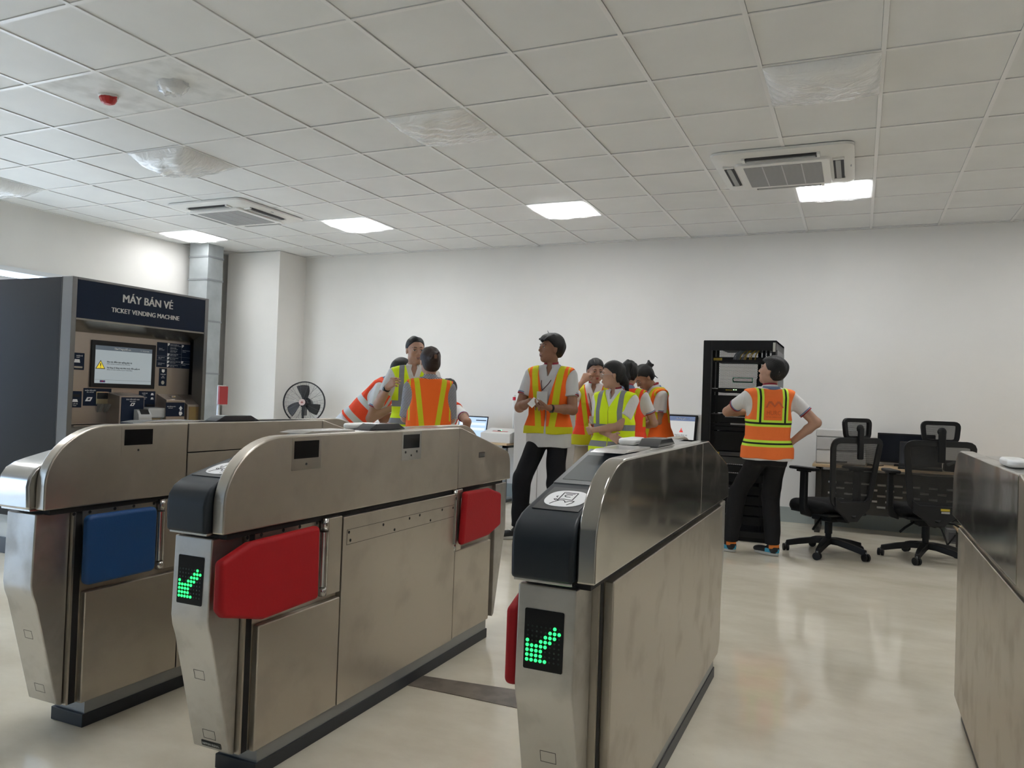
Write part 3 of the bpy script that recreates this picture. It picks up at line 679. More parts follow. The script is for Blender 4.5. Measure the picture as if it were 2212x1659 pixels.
a = panel('bill_outlet', .581,.800,1.030,1.153, NAVY); tx('NHẬN TIỀN GIẤY',.590,1.136,.011,a,.085); tx('BILL OUTLET',.605,1.124,.008,a,.055)
poly('note_arrow', a, [(.595,1.062),(.636,1.062),(.652,1.090),(.611,1.090)], WHITEP); poly('note_arrow_hole', a, [(.613,1.070),(.628,1.070),(.636,1.082),(.620,1.082)], NAVY, -.1474)
f = panel('slot_surround', .676,.776,1.038,1.130, STEEL2, .006, -.148, a); panel('bill_slot', .683,.769,1.080,1.123, BLK, .002, -.142, f); panel('slot_tray', .683,.769,1.045,1.078, mat('tray_brass', (.30,.25,.15), .4, .6), .002, -.142, f)
mb = MB()
for y in (.69,.745): mb.prism([(-.148,1.045),(-.10,1.045),(-.14,.985),(-.148,.985)], y-.357, y-.357+.022, 'y')
mb.build('guide_fin', mat('clear_grey', (.20,.195,.18), .25), tv)
# projecting boxes
a = MB().prism([(-.15,1.127),(-.02,1.104),(-.02,.905),(-.15,.905)], .767-.357, .975-.357, 'y').build('bill_box', SF, tv, bevel=.003)
f = panel('box_label', .780,.968,.905,1.096, NAVY, .002, -.02, a); tx('ĐƯA TIỀN GIẤY VÀO',.874,1.080,.012,f,.11,x=-.018,al='CENTER'); tx('BILL INLET',.874,1.066,.009,f,.05,x=-.018,al='CENTER')
poly('note_arrow', f, [(.850,1.035),(.880,1.035),(.894,1.056),(.864,1.056)], WHITEP, -.018); poly('note_arrow_hole', f, [(.862,1.040),(.874,1.040),(.882,1.051),(.868,1.051)], NAVY, -.0174)
ch = MB().prism([(-.02,1.012),(.012,1.006),(.032,.975),(.036,.925),(.028,.908),(-.02,.905)], .885-.357, 1.0-.357, 'y').build('bill_chute', mat('chute_grey', (.42,.43,.43), .35, .3), a, bevel=.004)
MB().prism([(.0305,.983),(.0335,.976),(.014,1.008),(.011,1.012)], .905-.357, .980-.357, 'y').build('chute_mouth', BLK, ch); MB().box(.030,.037,.90-.357,.985-.357,.918,.926).build('chute_slot', BLK, ch)
panel('tactile_plate', .80,.86,1.128,1.129, BLK, .03, -.13, a)
a = panel('instruction_label', 1.034,1.180,1.022,1.142, NAVY); tx('NHẬN VÉ',1.060,1.125,.011,a); tx('TICKET',1.065,1.113,.008,a); tx('NHẬN TIỀN',1.050,1.094,.010,a); tx('CHANGE',1.060,1.083,.008,a)
for zz_ in (1.112,1.080): poly('ticket_arrow', a, [(1.138,zz_),(1.166,zz_),(1.160,zz_+.016),(1.144,zz_+.016)], WHITEP)
panel('ticket_slot', 1.100,1.170,1.028,1.044, BLK, .004, -.148, a)
b_ = MB().prism([(-.15,1.024),(-.06,1.018),(-.06,.95),(-.10,.918),(-.15,.918)], 1.051-.357, 1.235-.357, 'y').build('return_tray', mat('clear_tray', (.50,.51,.51), .2), tv, bevel=.003)
MB().box(-.145,-.07,1.06-.357,1.17-.357,.905,.95).build('tray_floor', mat('tray_brass', (.30,.25,.15), .4, .6), tv)
a = MB().prism([(-.15,1.124),(-.045,1.080),(-.045,.905),(-.15,.905)], 1.195-.357, 1.375-.357, 'y').build('coin_box', SF, tv, bevel=.003)
f = panel('box_label', 1.190,1.368,.955,1.062, NAVY, .002, -.045, a); tx('ĐƯA TIỀN XU VÀO',1.20,1.030,.010,f,.08,x=-.043); tx('COIN INLET',1.21,1.018,.008,f,.045,x=-.043)
poly('up_arrow', f, [(1.312,1.015),(1.330,1.036),(1.348,1.015),(1.338,1.015),(1.338,1.0),(1.322,1.0),(1.322,1.015)], WHITEP, -.043); poly('hand_symbol', f, [(1.318,.992),(1.340,.992),(1.348,.978),(1.336,.962),(1.322,.962),(1.314,.978)], WHITEP, -.043)
MB().box(-.115,-.075,1.27-.357,1.31-.357,1.095,1.112).build('coin_slot', STEEL2, a, bevel=.004)
MB().prism([(-.15,1.124),(-.03,1.045),(-.03,.905),(-.15,.905)], 1.385-.357, 1.540-.357+.0, 'y').build('card_box', SF, tv, bevel=.003)
MB().box(-.032,-.027,1.40-.357,1.53-.357,.91,1.03).build('box_face', mat('brassy_face', (.34,.24,.13), .3, .8), tv)
panel('panel_seam', 1.518,1.5205,1.13,1.545, SEAM, .0006)
panel('side_vent_plate', 1.523,1.56,1.34,1.49, mat('vent_dark', (.08,.08,.085), .5), .0008)
# red box glimpsed behind the machine
fe = thing('red_notice_box', 'small red and white notice jutting out behind the vending machine', 'sign', (-4.35,2.46,0))
MB().box(-.02,.0,-.02,.085,1.03,1.20).build('red_face', mat('notice_red', (.42,.03,.03), .5), fe); MB().box(-.03,-.02,-.02,.085,1.02,1.21).build('backing', WHITE, fe); MB().box(-.03,-.012,-.02,0,0,1.03).build('post', ALU, fe)
# ---------------------------------------------------------------- sculpting by distance fields (people, cushions)
class Sculpt:
    def __init__(s, lo, hi, h):
        s.h = h; s.lo = np.array(lo, float); s.n = np.ceil((np.array(hi)-s.lo)/h).astype(int)+1
        s.D = np.full(tuple(s.n), .05, np.float32)
        s.ax = [s.lo[i]+h*np.arange(s.n[i]) for i in range(3)]
    def region(s, lo, hi):
        a = np.maximum(0, np.floor((np.array(lo)-s.lo)/s.h).astype(int)); b = np.minimum(s.n, np.ceil((np.array(hi)-s.lo)/s.h).astype(int)+1)
        if (b <= a).any(): return None, None
        sl = tuple(slice(a[i], b[i]) for i in range(3))
        g = np.meshgrid(*[s.ax[i][sl[i]] for i in range(3)], indexing='ij')
        return sl, np.stack(g, -1)
    def put(s, sl, d, k, mode):
        A = s.D[sl]
        if mode == 'sub': d = -d; A = -A; d = d*1.0; B = -d; hh = np.maximum(k-np.abs(A-B), 0)/max(k,1e-6); s.D[sl] = -(np.minimum(A, B)-hh*hh*k*.25); return
        if mode == 'cut':                              # keep only inside d
            B = -d; A2 = -A; hh = np.maximum(k-np.abs(A2-B), 0)/max(k,1e-6); s.D[sl] = -(np.minimum(A2, B)-hh*hh*k*.25); return
        hh = np.maximum(k-np.abs(A-d), 0)/max(k,1e-6); s.D[sl] = np.minimum(A, d)-hh*hh*k*.25
    def cap(s, a, b, r1, r2=None, k=.02, mode='add'):
        r2 = r1 if r2 is None else r2; a = np.array(a, float); b = np.array(b, float); m = max(r1, r2)+k+s.h*2
        sl, P = s.region(np.minimum(a,b)-m, np.maximum(a,b)+m)
        if sl is None: return
        ab = b-a; t = np.clip(((P-a)@ab)/max(ab@ab,1e-9), 0, 1)
        d = np.linalg.norm(P-a-t[...,None]*ab, axis=-1)-(r1+(r2-r1)*t)
        s.put(sl, d.astype(np.float32), k, mode)
    def ell(s, c, r, k=.02, M=None, mode='add'):       # M: 4x4 frame whose coordinates c, r are given in
        r = np.array(r, float); c = np.array(c, float)
        Mn = np.array(M) if M is not None else np.eye(4); cw = Mn[:3,:3]@c+Mn[:3,3]; ext = np.abs(Mn[:3,:3])@r+k+s.h*2
        sl, P = s.region(cw-ext, cw+ext)
        if sl is None: return
        q = (P-cw)@Mn[:3,:3]
        k0 = np.linalg.norm(q/r, axis=-1); k1 = np.linalg.norm(q/(r*r), axis=-1)+1e-9
        s.put(sl, (k0*(k0-1)/k1).astype(np.float32), k, mode)
    def loft(s, rows, k=.02, M=None, grow=0.0, n=2.4, mode='add'):  # rows: z, cx, cy, a, b
        R = np.array(rows, float); Mn = np.array(M) if M is not None else np.eye(4)
        z0, z1 = R[0,0], R[-1,0]; mx = np.max(np.abs(R[:,1])+R[:,3])+grow+k+.01; my = np.max(np.abs(R[:,2])+R[:,4])+grow+k+.01
        cor = np.array([[x,y,z] for x in (-mx,mx) for y in (-my,my) for z in (z0-.03,z1+.03)])@Mn[:3,:3].T+Mn[:3,3]
        sl, P = s.region(cor.min(0), cor.max(0))
        if sl is None: return
        q = (P-Mn[:3,3])@Mn[:3,:3]; z = q[...,2]
        f = lambda i: np.interp(z, R[:,0], R[:,i])
        a, b = f(3)+grow, f(4)+grow
        d = ((np.abs((q[...,0]-f(1))/a)**n+np.abs((q[...,1]-f(2))/b)**n)**(1/n)-1)*np.minimum(a,b)
        d = np.maximum(d, np.maximum(z0-z, z-z1))
        s.put(sl, d.astype(np.float32), k, mode)
    def half(s, p, nrm, k=.004, M=None):               # remove everything on the normal's side
        Mn = np.array(M) if M is not None else np.eye(4); p = Mn[:3,:3]@np.array(p,float)+Mn[:3,3]; nn = Mn[:3,:3]@np.array(nrm,float); nn /= np.linalg.norm(nn)
        sl, P = s.region(s.lo, s.lo+s.h*s.n); s.put(sl, ((P-p)@nn).astype(np.float32), k, 'cut')
    def func(s, fn, k=.004, M=None, mode='sub'):
        sl, P = s.region(s.lo, s.lo+s.h*s.n)
        if M is not None: Mn = np.array(M); P = (P-Mn[:3,3])@Mn[:3,:3]
        s.put(sl, fn(P[...,0],P[...,1],P[...,2]).astype(np.float32), k, mode)
    def folds(s, amp, f=(22,22,9), seed=0):
        r = np.random.RandomState(seed); X, Y, Z = np.meshgrid(*s.ax, indexing='ij', sparse=True)
        w = 0
        for q in range(3):
            a = r.uniform(.6,1.4,3)*np.array(f); p = r.uniform(0,6,3); w = w+np.sin(a[0]*X+p[0]+1.6*np.sin(a[2]*.6*Z+p[1]))*np.sin(a[2]*Z+a[1]*.4*Y+p[2])
        s.D += (amp*w).astype(np.float32)
    def mesh(s, name, m, parent=None, M=None, smooth_iter=0):
        D = s.D; D[0]=D[-1]=.05; D[:,0]=D[:,-1]=.05; D[:,:,0]=D[:,:,-1]=.05
        S = D < 0; nx, ny, nz = D.shape
        c = np.zeros((nx-1,ny-1,nz-1), np.int8)
        for i in (0,1):
            for j in (0,1):
                for k in (0,1): c += S[i:nx-1+i, j:ny-1+j, k:nz-1+k]
        act = np.argwhere((c > 0) & (c < 8)); idx = np.full(c.shape, -1, np.int32); idx[tuple(act.T)] = np.arange(len(act))
        acc = np.zeros((len(act),3)); cnt = np.zeros(len(act))
        offs = [(i,j,k) for i in (0,1) for j in (0,1) for k in (0,1)]
        for o in offs:
            for a in range(3):
                if o[a]: continue
                p = list(o); p[a] = 1
                d0 = D[act[:,0]+o[0],act[:,1]+o[1],act[:,2]+o[2]]; d1 = D[act[:,0]+p[0],act[:,1]+p[1],act[:,2]+p[2]]
                mk = (d0 < 0) != (d1 < 0); t = np.where(mk, d0/(d0-d1+1e-12*(~mk)), 0)
                q = np.tile(np.array(o,float),(len(act),1)); q[:,a] = t
                acc[mk] += q[mk]; cnt[mk] += 1
        V = s.lo+(act+acc/cnt[:,None])*s.h
        F = []
        for a in range(3):
            b, e = (a+1)%3, (a+2)%3
            s0 = [slice(None)]*3; s1 = [slice(None)]*3; s0[a] = slice(0,-1); s1[a] = slice(1,None)
            A, B = S[tuple(s0)], S[tuple(s1)]
            ed = np.argwhere(A != B); ed = ed[(ed[:,b] > 0) & (ed[:,e] > 0)]
            if not len(ed): continue
            fl = A[tuple(ed.T)]
            def cell(db, de):
                q = ed.copy(); q[:,b] -= db; q[:,e] -= de
                return idx[tuple(np.minimum(q, np.array(idx.shape)-1).T)]
            quad = np.stack([cell(1,1),cell(0,1),cell(0,0),cell(1,0)],1)
            quad[~fl] = quad[~fl][:,::-1]; F.append(quad)
        F = np.concatenate(F); F = F[(F >= 0).all(1)]
        me = bpy.data.meshes.new(name)
        me.vertices.add(len(V)); me.vertices.foreach_set('co', V.astype(np.float32).ravel())
        me.loops.add(len(F)*4); me.loops.foreach_set('vertex_index', F.astype(np.int32).ravel())
        me.polygons.add(len(F)); me.polygons.foreach_set('loop_start', np.arange(0,len(F)*4,4,dtype=np.int32)); me.polygons.foreach_set('use_smooth', np.ones(len(F),bool))
        me.update(calc_edges=True)
        o = link(name, me, m, parent)
        if M is not None: o.matrix_local = M
        return o

# shader arithmetic, to draw stripes on cloth in the garment's own coordinates
class X:
    def __init__(s, nt, v): s.nt = nt; s.v = v
    def _op(s, op, o=None, c=None):
        n = s.nt.nodes.new('ShaderNodeMath'); n.operation = op
        for i, q in enumerate((s, o, c)):
            if q is None: continue
            if isinstance(q, X): s.nt.links.new(q.v, n.inputs[i])
            else: n.inputs[i].default_value = q
        return X(s.nt, n.outputs[0])
    def __add__(s, o): return s._op('ADD', o)
    def __sub__(s, o): return s._op('SUBTRACT', o)
    def __mul__(s, o): return s._op('MULTIPLY', o)
    def abs(s): return s._op('ABSOLUTE')
    def lt(s, o): return s._op('LESS_THAN', o)
    def gt(s, o): return s._op('GREATER_THAN', o)
    def OR(s, o): return s._op('MAXIMUM', o)
def cloth(name, base, rules=None, rough=.75, bump=.25, transl=0.0, bscale=18):
    if name in MATS: return MATS[name]
    m = bpy.data.materials.new(name); m.use_nodes = True; nt = m.node_tree; N, L = nt.nodes, nt.links; b = N['Principled BSDF']
    b.inputs['Roughness'].default_value = rough; b.inputs['Base Color'].default_value = tuple(base)+(1,); b.inputs['Specular IOR Level'].default_value = .2
    tc = N.new('ShaderNodeTexCoord')
    mp = N.new('ShaderNodeMapping'); mp.inputs['Scale'].default_value = (1,1,.45); L.new(tc.outputs['Object'], mp.inputs[0])
    nz = N.new('ShaderNodeTexNoise'); nz.inputs['Scale'].default_value = bscale; nz.inputs['Detail'].default_value = 3; nz.inputs['Distortion'].default_value = .8; L.new(mp.outputs[0], nz.inputs['Vector'])
    bp = N.new('ShaderNodeBump'); bp.inputs['Strength'].default_value = bump; bp.inputs['Distance'].default_value = .02; L.new(nz.outputs[0], bp.inputs['Height']); L.new(bp.outputs[0], b.inputs['Normal'])
    if rules:
        sp = N.new('ShaderNodeSeparateXYZ'); L.new(tc.outputs['Object'], sp.inputs[0])
        x, y, z = (X(nt, sp.outputs[i]) for i in range(3)); cur = None
        for col, mask in rules(x, y, z):
            mx = N.new('ShaderNodeMix'); mx.data_type = 'RGBA'; L.new(mask.v, mx.inputs[0])
            if cur is None: mx.inputs[6].default_value = tuple(base)+(1,)
            else: L.new(cur, mx.inputs[6])
            mx.inputs[7].default_value = tuple(col)+(1,); cur = mx.outputs[2]
        L.new(cur, b.inputs['Base Color'])
    MATS[name] = m; return m
ORANGE = (.90,.15,.02); REDOR = (.92,.10,.03); LIME = (.72,.90,.02); YEL = (.60,.58,.02); GREYR = (.24,.25,.26); SILV = (.62,.64,.64)
def v_stripes(top, bot, w, bandcol=YEL, band=True, zt=.53, zb=-.04, backonly=None):
    def r(x, y, z):
        sl = (top-bot)/(zt-zb); c = (z-zb)*sl+bot
        out = [(YEL, (x.abs()-c).abs().lt(w))]
        if band: out.append((bandcol, z.lt(.012)))
        out.append((YEL, (x.abs()-.172).abs().lt(.006)*z.gt(.15)))
        return out
    return r
def grey_bands(x, y, z):
    return [(GREYR, (x.abs()-.105).abs().lt(.022)*z.gt(.20)), (GREYR, (z-.185).abs().lt(.026)), (GREYR, (z-.035).abs().lt(.026)), ((.45,.55,.03), x.abs().lt(.004)*y.gt(0))]
def lime_black(x, y, z):
    v = (x.abs()-.105).abs(); a = (z-.215).abs(); c = (z-.045).abs()
    return [((.62,.90,.08), v.lt(.027)*z.gt(.215)), ((.62,.90,.08), a.lt(.028).OR(c.lt(.028))), ((.02,.025,.02), v.lt(.0085)*z.gt(.215)), ((.02,.025,.02), a.lt(.0085).OR(c.lt(.0075)))]
def silver_bands(x, y, z):
    return [(SILV, (z-.235).abs().lt(.028)), (SILV, (z-.065).abs().lt(.028)), (SILV, (x.abs()-.10).abs().lt(.024)*z.gt(.25)*y.gt(0))]

SKIN = {}
def skin(tone):
    return mat('skin_%s' % tone, {'tan': (.29,.145,.09), 'light': (.46,.27,.19), 'mid': (.36,.20,.13)}[tone], .5, var=.06, vscale=9, spec=.35)
HAIR = mat('black_hair', (.007,.006,.006), .5, bump=.9, bscale=45, stretch=(5,5,.6), spec=.35); HAIRB = mat('dark_brown_hair', (.028,.014,.010), .5, bump=.9, bscale=45, stretch=(5,5,.6), spec=.35)
SHIRTW = cloth('white_polo', (.70,.69,.68)); SHIRTG = cloth('light_grey_polo', (.58,.58,.59))
TRK = cloth('black_trousers', (.008,.008,.010), bump=.3, bscale=12); TRJ = cloth('black_jeans', (.013,.0125,.013), bump=.35, bscale=14); TRB = cloth('beige_trousers', (.42,.36,.28), bump=.3, bscale=12)
CRED = mat('collar_red', (.30,.015,.03), .8); CBLUE = mat('collar_blue_grey', (.16,.22,.36), .8); CNAVY = mat('trim_navy', (.03,.03,.07), .8)
EYEW = mat('eye_white', (.6,.58,.55), .25); EYEB = mat('eye_dark', (.01,.008,.006), .15); LIP = mat('lips', (.30,.09,.08), .45); LIPR = mat('red_lips', (.42,.05,.05), .4); MOUTH = mat('mouth_inside', (.05,.015,.015), .6); TOOTH = mat('teeth', (.75,.73,.68), .3)

def rotm(yaw=0, pitch=0, roll=0):                      # degrees; yaw + = to the person's left, pitch + = leaning forward/looking down, roll + = to the right side
    return Matrix.Rotation(math.radians(yaw),4,'Z') @ Matrix.Rotation(-math.radians(pitch),4,'X') @ Matrix.Rotation(math.radians(roll),4,'Y')
def ik(a, tgt, l1, l2, hint):
    a = Vector(a); d = Vector(tgt)-a; L_ = min(d.length, (l1+l2)*.999); u = d.normalized()
    x = (l1*l1-l2*l2+L_*L_)/(2*L_); hgt = math.sqrt(max(0, l1*l1-x*x)); h = Vector(hint); h = (h-u*h.dot(u)).normalized()
    return a+u*x+h*hgt, a+u*L_
TORSO_M = [(-.10,0,0,.150,.105),(.0,0,0,.158,.112),(.10,0,.005,.148,.105),(.20,0,.005,.158,.112),(.34,0,.005,.176,.120),(.435,0,-.005,.182,.108),(.483,0,-.01,.150,.088),(.522,0,-.015,.090,.066),(.555,0,-.015,.058,.055)]
TORSO_F = [(-.10,0,0,.158,.110),(.0,0,0,.160,.112),(.10,0,.0,.134,.098),(.20,0,.005,.134,.104),(.325,0,.012,.152,.118),(.425,0,-.005,.160,.098),(.475,0,-.01,.130,.080),(.515,0,-.015,.080,.060),(.545,0,-.015,.052,.050)]
def hand(S, wrist, d, nrm, thumb_side, curl=25, spread=1.0, grip=None):
    d = Vector(d).normalized(); n = Vector(nrm); n = (n-d*n.dot(d)).normalized(); sd = d.cross(n)
    if sd.dot(Vector(thumb_side)) < 0: sd = -sd
    w = Vector(wrist)
    for lat, ln in ((.027,.080),(.009,.084),(-.009,.080),(-.025,.072)):
        S.cap(w+sd*lat*.55+d*.008, w+sd*lat+d*ln, .0155, .0115, k=.008)
    S.cap(w+sd*.02+d*.02+n*.006, w+sd*.030+d*.052+n*.008, .014, .012, k=.010)
    cur = curl if isinstance(curl,(list,tuple)) else [curl]*4
    for q, (lat, base, ln, r) in enumerate(((.0295,.082,.072,.0085),(.0100,.087,.080,.0088),(-.0100,.083,.074,.0084),(-.0285,.073,.057,.0074))):
        dr = (d+sd*lat*1.5*spread).normalized(); p = w+sd*lat+d*base*.98; ang = cur[q]
        for seg, (f, bend) in enumerate(((.44,1.0),(.31,1.25),(.25,.8))):
            ax = dr.cross(n).normalized(); dr = Matrix.Rotation(math.radians(ang*bend),3,ax) @ dr if False else (dr*math.cos(math.radians(ang*bend))+(n-dr*n.dot(dr)).normalized()*math.sin(math.radians(ang*bend))).normalized()
            e = p+dr*ln*f; S.cap(p, e, r*(1-.06*seg), r*(1-.06*(seg+1)), k=.003); p = e
    t0 = w+sd*.028+d*.028+n*.006; t1 = t0+(sd*.75+d*.8+n*.35).normalized()*.038; t2 = t1+(sd*(.1 if grip is None else -.3)+d*1.0+n*(.45 if grip is None else .9)).normalized()*.032
    S.cap(t0, t1, .0115, .0098, k=.008); S.cap(t1, t2, .0098, .0080, k=.003)

def person(label, pos, heading, height, *, female=False, tone='mid', lean=(0,0,0), headrot=(0,0,0), armR=None, armL=None, legR=((.095,.02,.075),None), legL=((-.095,-.0,.075),None), feet=(-12,12),
           hair='short', hairmat=None, shirt=None, vest=None, vzone='v', trousers=None, trim=True, shoes='dark', collar=True, seed=0, mouth=0, lips=None, glasses=False, vest_hem=-.05, group=None, drop=0.0, wide=1.0, sleeve=.62, open_side=True, shirt_hem=-.10):
    """arm = (wrist target, elbow hint, hand dir, palm normal, thumb side, curl)"""
    t = thing('person', label, 'person', (pos[0],pos[1],0), heading-PI/2, group)
    s_ = height/1.72; t.scale = (s_,s_,s_)
    T = Matrix.Translation((0,0,.92-drop)) @ rotm(*lean)
    rows = [(z,cx,cy,a*wide,b) for z,cx,cy,a,b in (TORSO_F if female else TORSO_M)]
    shw = (.155 if female else .170)*wide; shz = .432 if female else .437
    SR, SL = T @ Vector((shw,-.005,shz)), T @ Vector((-shw,-.005,shz))
    NB = T @ Vector((0,-.012,.515)); Hm = Matrix.Translation(T @ Vector((0,-.002,.515))) @ rotm(lean[0],0,0) @ rotm(*headrot); HC = Hm @ Vector((0,.024,.135))
    HM = Matrix.Translation(HC) @ Hm.to_3x3().to_4x4()
    l1, l2 = (.275,.235) if female else (.295,.25)
    arms = []
    for side, S0, spec in ((1,SR,armR),(-1,SL,armL)):
        if spec is None: spec = ((side*.26,.02,.86-drop), (side*.3,-1,0), (0,.1,-1), (-side,0,0), (0,1,0), 18)
        e, w = ik(S0, spec[0], l1, l2, spec[1]); arms.append((side, S0, e, w, spec))
    lo = Vector((-.42,-.36,0)); hi = Vector((.42,.36,1.80))
    pts = [HC+Vector((.13,.14,.14)), HC-Vector((.13,.14,.14))]+[q for a in arms for q in (a[2],a[3],a[3]+Vector(a[4][2]).normalized()*.17)]
    fr = [legR[0], legL[0]]; pts += [Vector(f) for f in fr]
    lo = [min(p[i] for p in pts)-.07 for i in range(3)]; hi = [max(p[i] for p in pts)+.07 for i in range(3)]
    for i in (0,1): lo[i] = min(lo[i], -.22); hi[i] = max(hi[i], .22)
    lo[2] = .0
    # --- body: one continuous skin
    B = Sculpt(lo, hi, .0046)
    B.loft(rows, M=T, grow=-.026, k=.02)
    B.cap(NB-Vector((0,0,.02)), HM @ Vector((0,-.022,-.075)), .050 if female else .056, .044 if female else .052, k=.02)
    legs = []
    for side, (ft, hint) in ((1,legR),(-1,legL)):
        hp = T @ Vector((side*.085,0,-.03)); an = Vector((ft[0],ft[1]-.0,ft[2]+.01))
        kn, an = ik(hp, an, .445, .435, hint or (side*.1,1,0)); legs.append((side,hp,kn,an))
        B.cap(hp-Vector((0,0,.05)), kn, .052, .042, k=.02); B.cap(kn, an, .046, .032, k=.02); B.cap(an, an-Vector((0,0,.025)), .028, .020, k=.02); B.cap(an-Vector((0,0,.030)), an+Matrix.Rotation(math.radians(feet[0] if side > 0 else feet[1]),3,'Z') @ Vector((0,.085,-.050)), .018, .012, k=.01)
    for side, S0, e, w, spec in arms:
        B.cap(S0, e, .046 if female else .051, .037 if female else .041, k=.03)
        mid = e.lerp(w,.35); B.cap(e, mid, .037 if female else .041, .036 if female else .040, k=.015); B.cap(mid, w, .034 if female else .038, .023 if female else .027, k=.015)
        hand(B, w, spec[2], spec[3], spec[4], spec[5], grip=spec[6] if len(spec)>6 else None)
    hd = lambda c, r, k=.015, mode='add': B.ell(c, r, k, HM, mode)
    hd((0,-.014,.030),(.075,.094,.086)); hd((0,.020,-.028),(.058,.070,.082),.03); hd((0,.058,-.092),(.024,.020,.020),.03)
    for q in (1,-1): hd((q*.040,.010,-.062),(.020,.035,.026),.03); hd((q*.037,.060,-.018),(.022,.020,.022),.02)
    P = lambda v: HM @ Vector(v)
    B.cap(P((-.034,.077,.028)), P((.034,.077,.028)), .011, k=.014)
    for q in (1,-1): hd((q*.031,.101,.008),(.017,.012,.011),.012,'sub'); hd((q*.031,.073,.007),(.0135,.0135,.0115),.003)
    B.cap(P((0,.088,.016)), P((0,.104,-.022)), .0075, .0105, k=.008); 
    for q in (1,-1): hd((q*.011,.094,-.026),(.008,.009,.007),.006); hd((q*.076,-.004,-.004),(.008,.017,.029),.006)
    B.cap(P((-.018,.084,-.052)), P((.018,.084,-.052)), .0075, k=.006); B.cap(P((-.014,.083,-.063)), P((.014,.083,-.063)), .0075, k=.006)
    body = B.mesh('body', skin(tone), t)
    # face details
    for q in (1,-1):
        MB().sphere((0,0,0), (.0125,.0045,.0042), 8).build('eye', EYEW, t, smooth=True).matrix_local = HM @ Matrix.Translation((q*.031,.0855,.0065))
        MB().sphere((0,0,0), (.0055,.0025,.0048), 8).build('iris', EYEB, t, smooth=True).matrix_local = HM @ Matrix.Translation((q*.031,.0890,.0065))
        MB().tube([(-.017*q+.0,.0845,.014),( .0,.0895,.0155),(.013*q,.083,.0125)], .0014, 6).build('eyelid_line', EYEB, t, smooth=True).matrix_local = HM @ Matrix.Translation((q*.031,0,-.002))
        MB().tube([(q*.012,.0885,.0295),(q*.030,.0890,.0345),(q*.050,.0745,.0275)], [.0022,.0030,.0015], 6).build('eyebrow', HAIR, t, smooth=True).matrix_local = HM
    lp = MB().tube([(-.024,.0795,-.0565),(-.008,.0915,-.0525),(0,.0915,-.0540),(.008,.0915,-.0525),(.024,.0795,-.0565)], [.001,.0040,.0038,.0040,.001], 8).build('upper_lip', lips or LIP, t, smooth=True); lp.matrix_local = HM
    lp = MB().tube([(-.022,.0795,-.0575),(0,.0905,-.0635-mouth),(.022,.0795,-.0575)], [.001,.0050,.001], 8).build('lower_lip', lips or LIP, t, smooth=True); lp.matrix_local = HM
    if mouth:
        MB().sphere((0,0,0), (.014,.003,.004+mouth*.4), 8).build('open_mouth', MOUTH, t, smooth=True).matrix_local = HM @ Matrix.Translation((0,.0895,-.058-mouth*.5))
        MB().sphere((0,0,0), (.011,.003,.0026), 8).build('teeth', TOOTH, t, smooth=True).matrix_local = HM @ Matrix.Translation((0,.0912,-.0565))
    if glasses:
        mb = MB()
        for q in (1,-1):
            mb.tube([(q*.033+.021*math.cos(k*PI/10), .101-.004*abs(math.cos(k*PI/10)), .004+.017*math.sin(k*PI/10)) for k in range(21)], .0013, 5, cap=False)
            mb.tube([(q*.053,.098,.008),(q*.072,.05,.010),(q*.076,-.01,.008)], .0013, 5)
        mb.tube([(-.012,.103,.006),(.012,.103,.006)], .0013, 5); mb.build('glasses', mat('clear_frames', (.55,.50,.48), .2), t, smooth=True).matrix_local = HM
    # --- hair, in head coordinates
    Hr = Sculpt((-.15,-.24,-.22),(.15,.15,.20), .0042)
    hm = hairmat or HAIR
    th = {'buzz': .0045, 'short': .021}.get(hair, .013)
    Hr.ell((0,-.018,.034+th*.3), (.077+th*.8,.094+th,.085+th), k=.01)
    if hair == 'short': Hr.ell((0,.050,.088),(.060,.045,.030),k=.02); Hr.ell((0,-.06,.0),(.070,.052,.075),k=.02)
    if hair not in ('buzz','short'): Hr.ell((0,-.045,-.01),(.076,.070,.080),k=.02)
    # free the face, the ears and the nape
    lowf = .052 if hair != 'buzz' else .062
    Hr.func(lambda x,y,z: np.maximum(np.maximum(.012-y+np.maximum(z-.02,0)*.9, z-lowf-.022*np.cos(np.clip(x*18,-1.6,1.6))), -.5), k=.006)
    Hr.func(lambda x,y,z: np.maximum(np.maximum(-.022-y, z-.012), y-.14), k=.008)
    Hr.func(lambda x,y,z: z+(.055 if hair in ('short','buzz') else .060)+.25*(y+.08), k=.008)
    if hair == 'short':
        rr = random.Random(seed)
        for q in range(9): a = rr.uniform(-.05,.05); Hr.cap((a,.02,.115),(a*1.2+rr.uniform(-.01,.01),.084,.074+rr.uniform(-.008,.006)), .014, .009, k=.015)
    if hair == 'tuft':
        pass
    if hair == 'bun': Hr.ell((0,-.125,.045),(.036,.030,.034),k=.012); Hr.cap((0,-.10,.03),(0,-.12,.045),.03,.03,k=.01); Hr.cap((0,-.14,.05),(.02,-.150,.075),.012,.004,k=.006)
    if hair == 'clip': Hr.ell((0,-.112,.030),(.050,.040,.052),k=.015); Hr.ell((0,-.065,-.030),(.068,.052,.058),k=.02); Hr.cap((-.01,-.14,.05),(-.035,-.15,.02),.012,.006,k=.01); Hr.cap((.01,-.145,.05),(.03,-.155,.075),.010,.005,k=.01)
    if hair == 'ponytail': Hr.ell((0,-.125,.075),(.036,.040,.045),k=.012); Hr.cap((0,-.150,.06),(0,-.150,-.06),.036,.030,k=.02); Hr.cap((0,-.150,-.06),(0,-.120,-.16),.030,.012,k=.02)
    if hair == 'lowtail': Hr.ell((0,-.10,-.05),(.045,.045,.05),k=.02); Hr.cap((0,-.125,-.07),(0,-.135,-.17),.030,.014,k=.015)
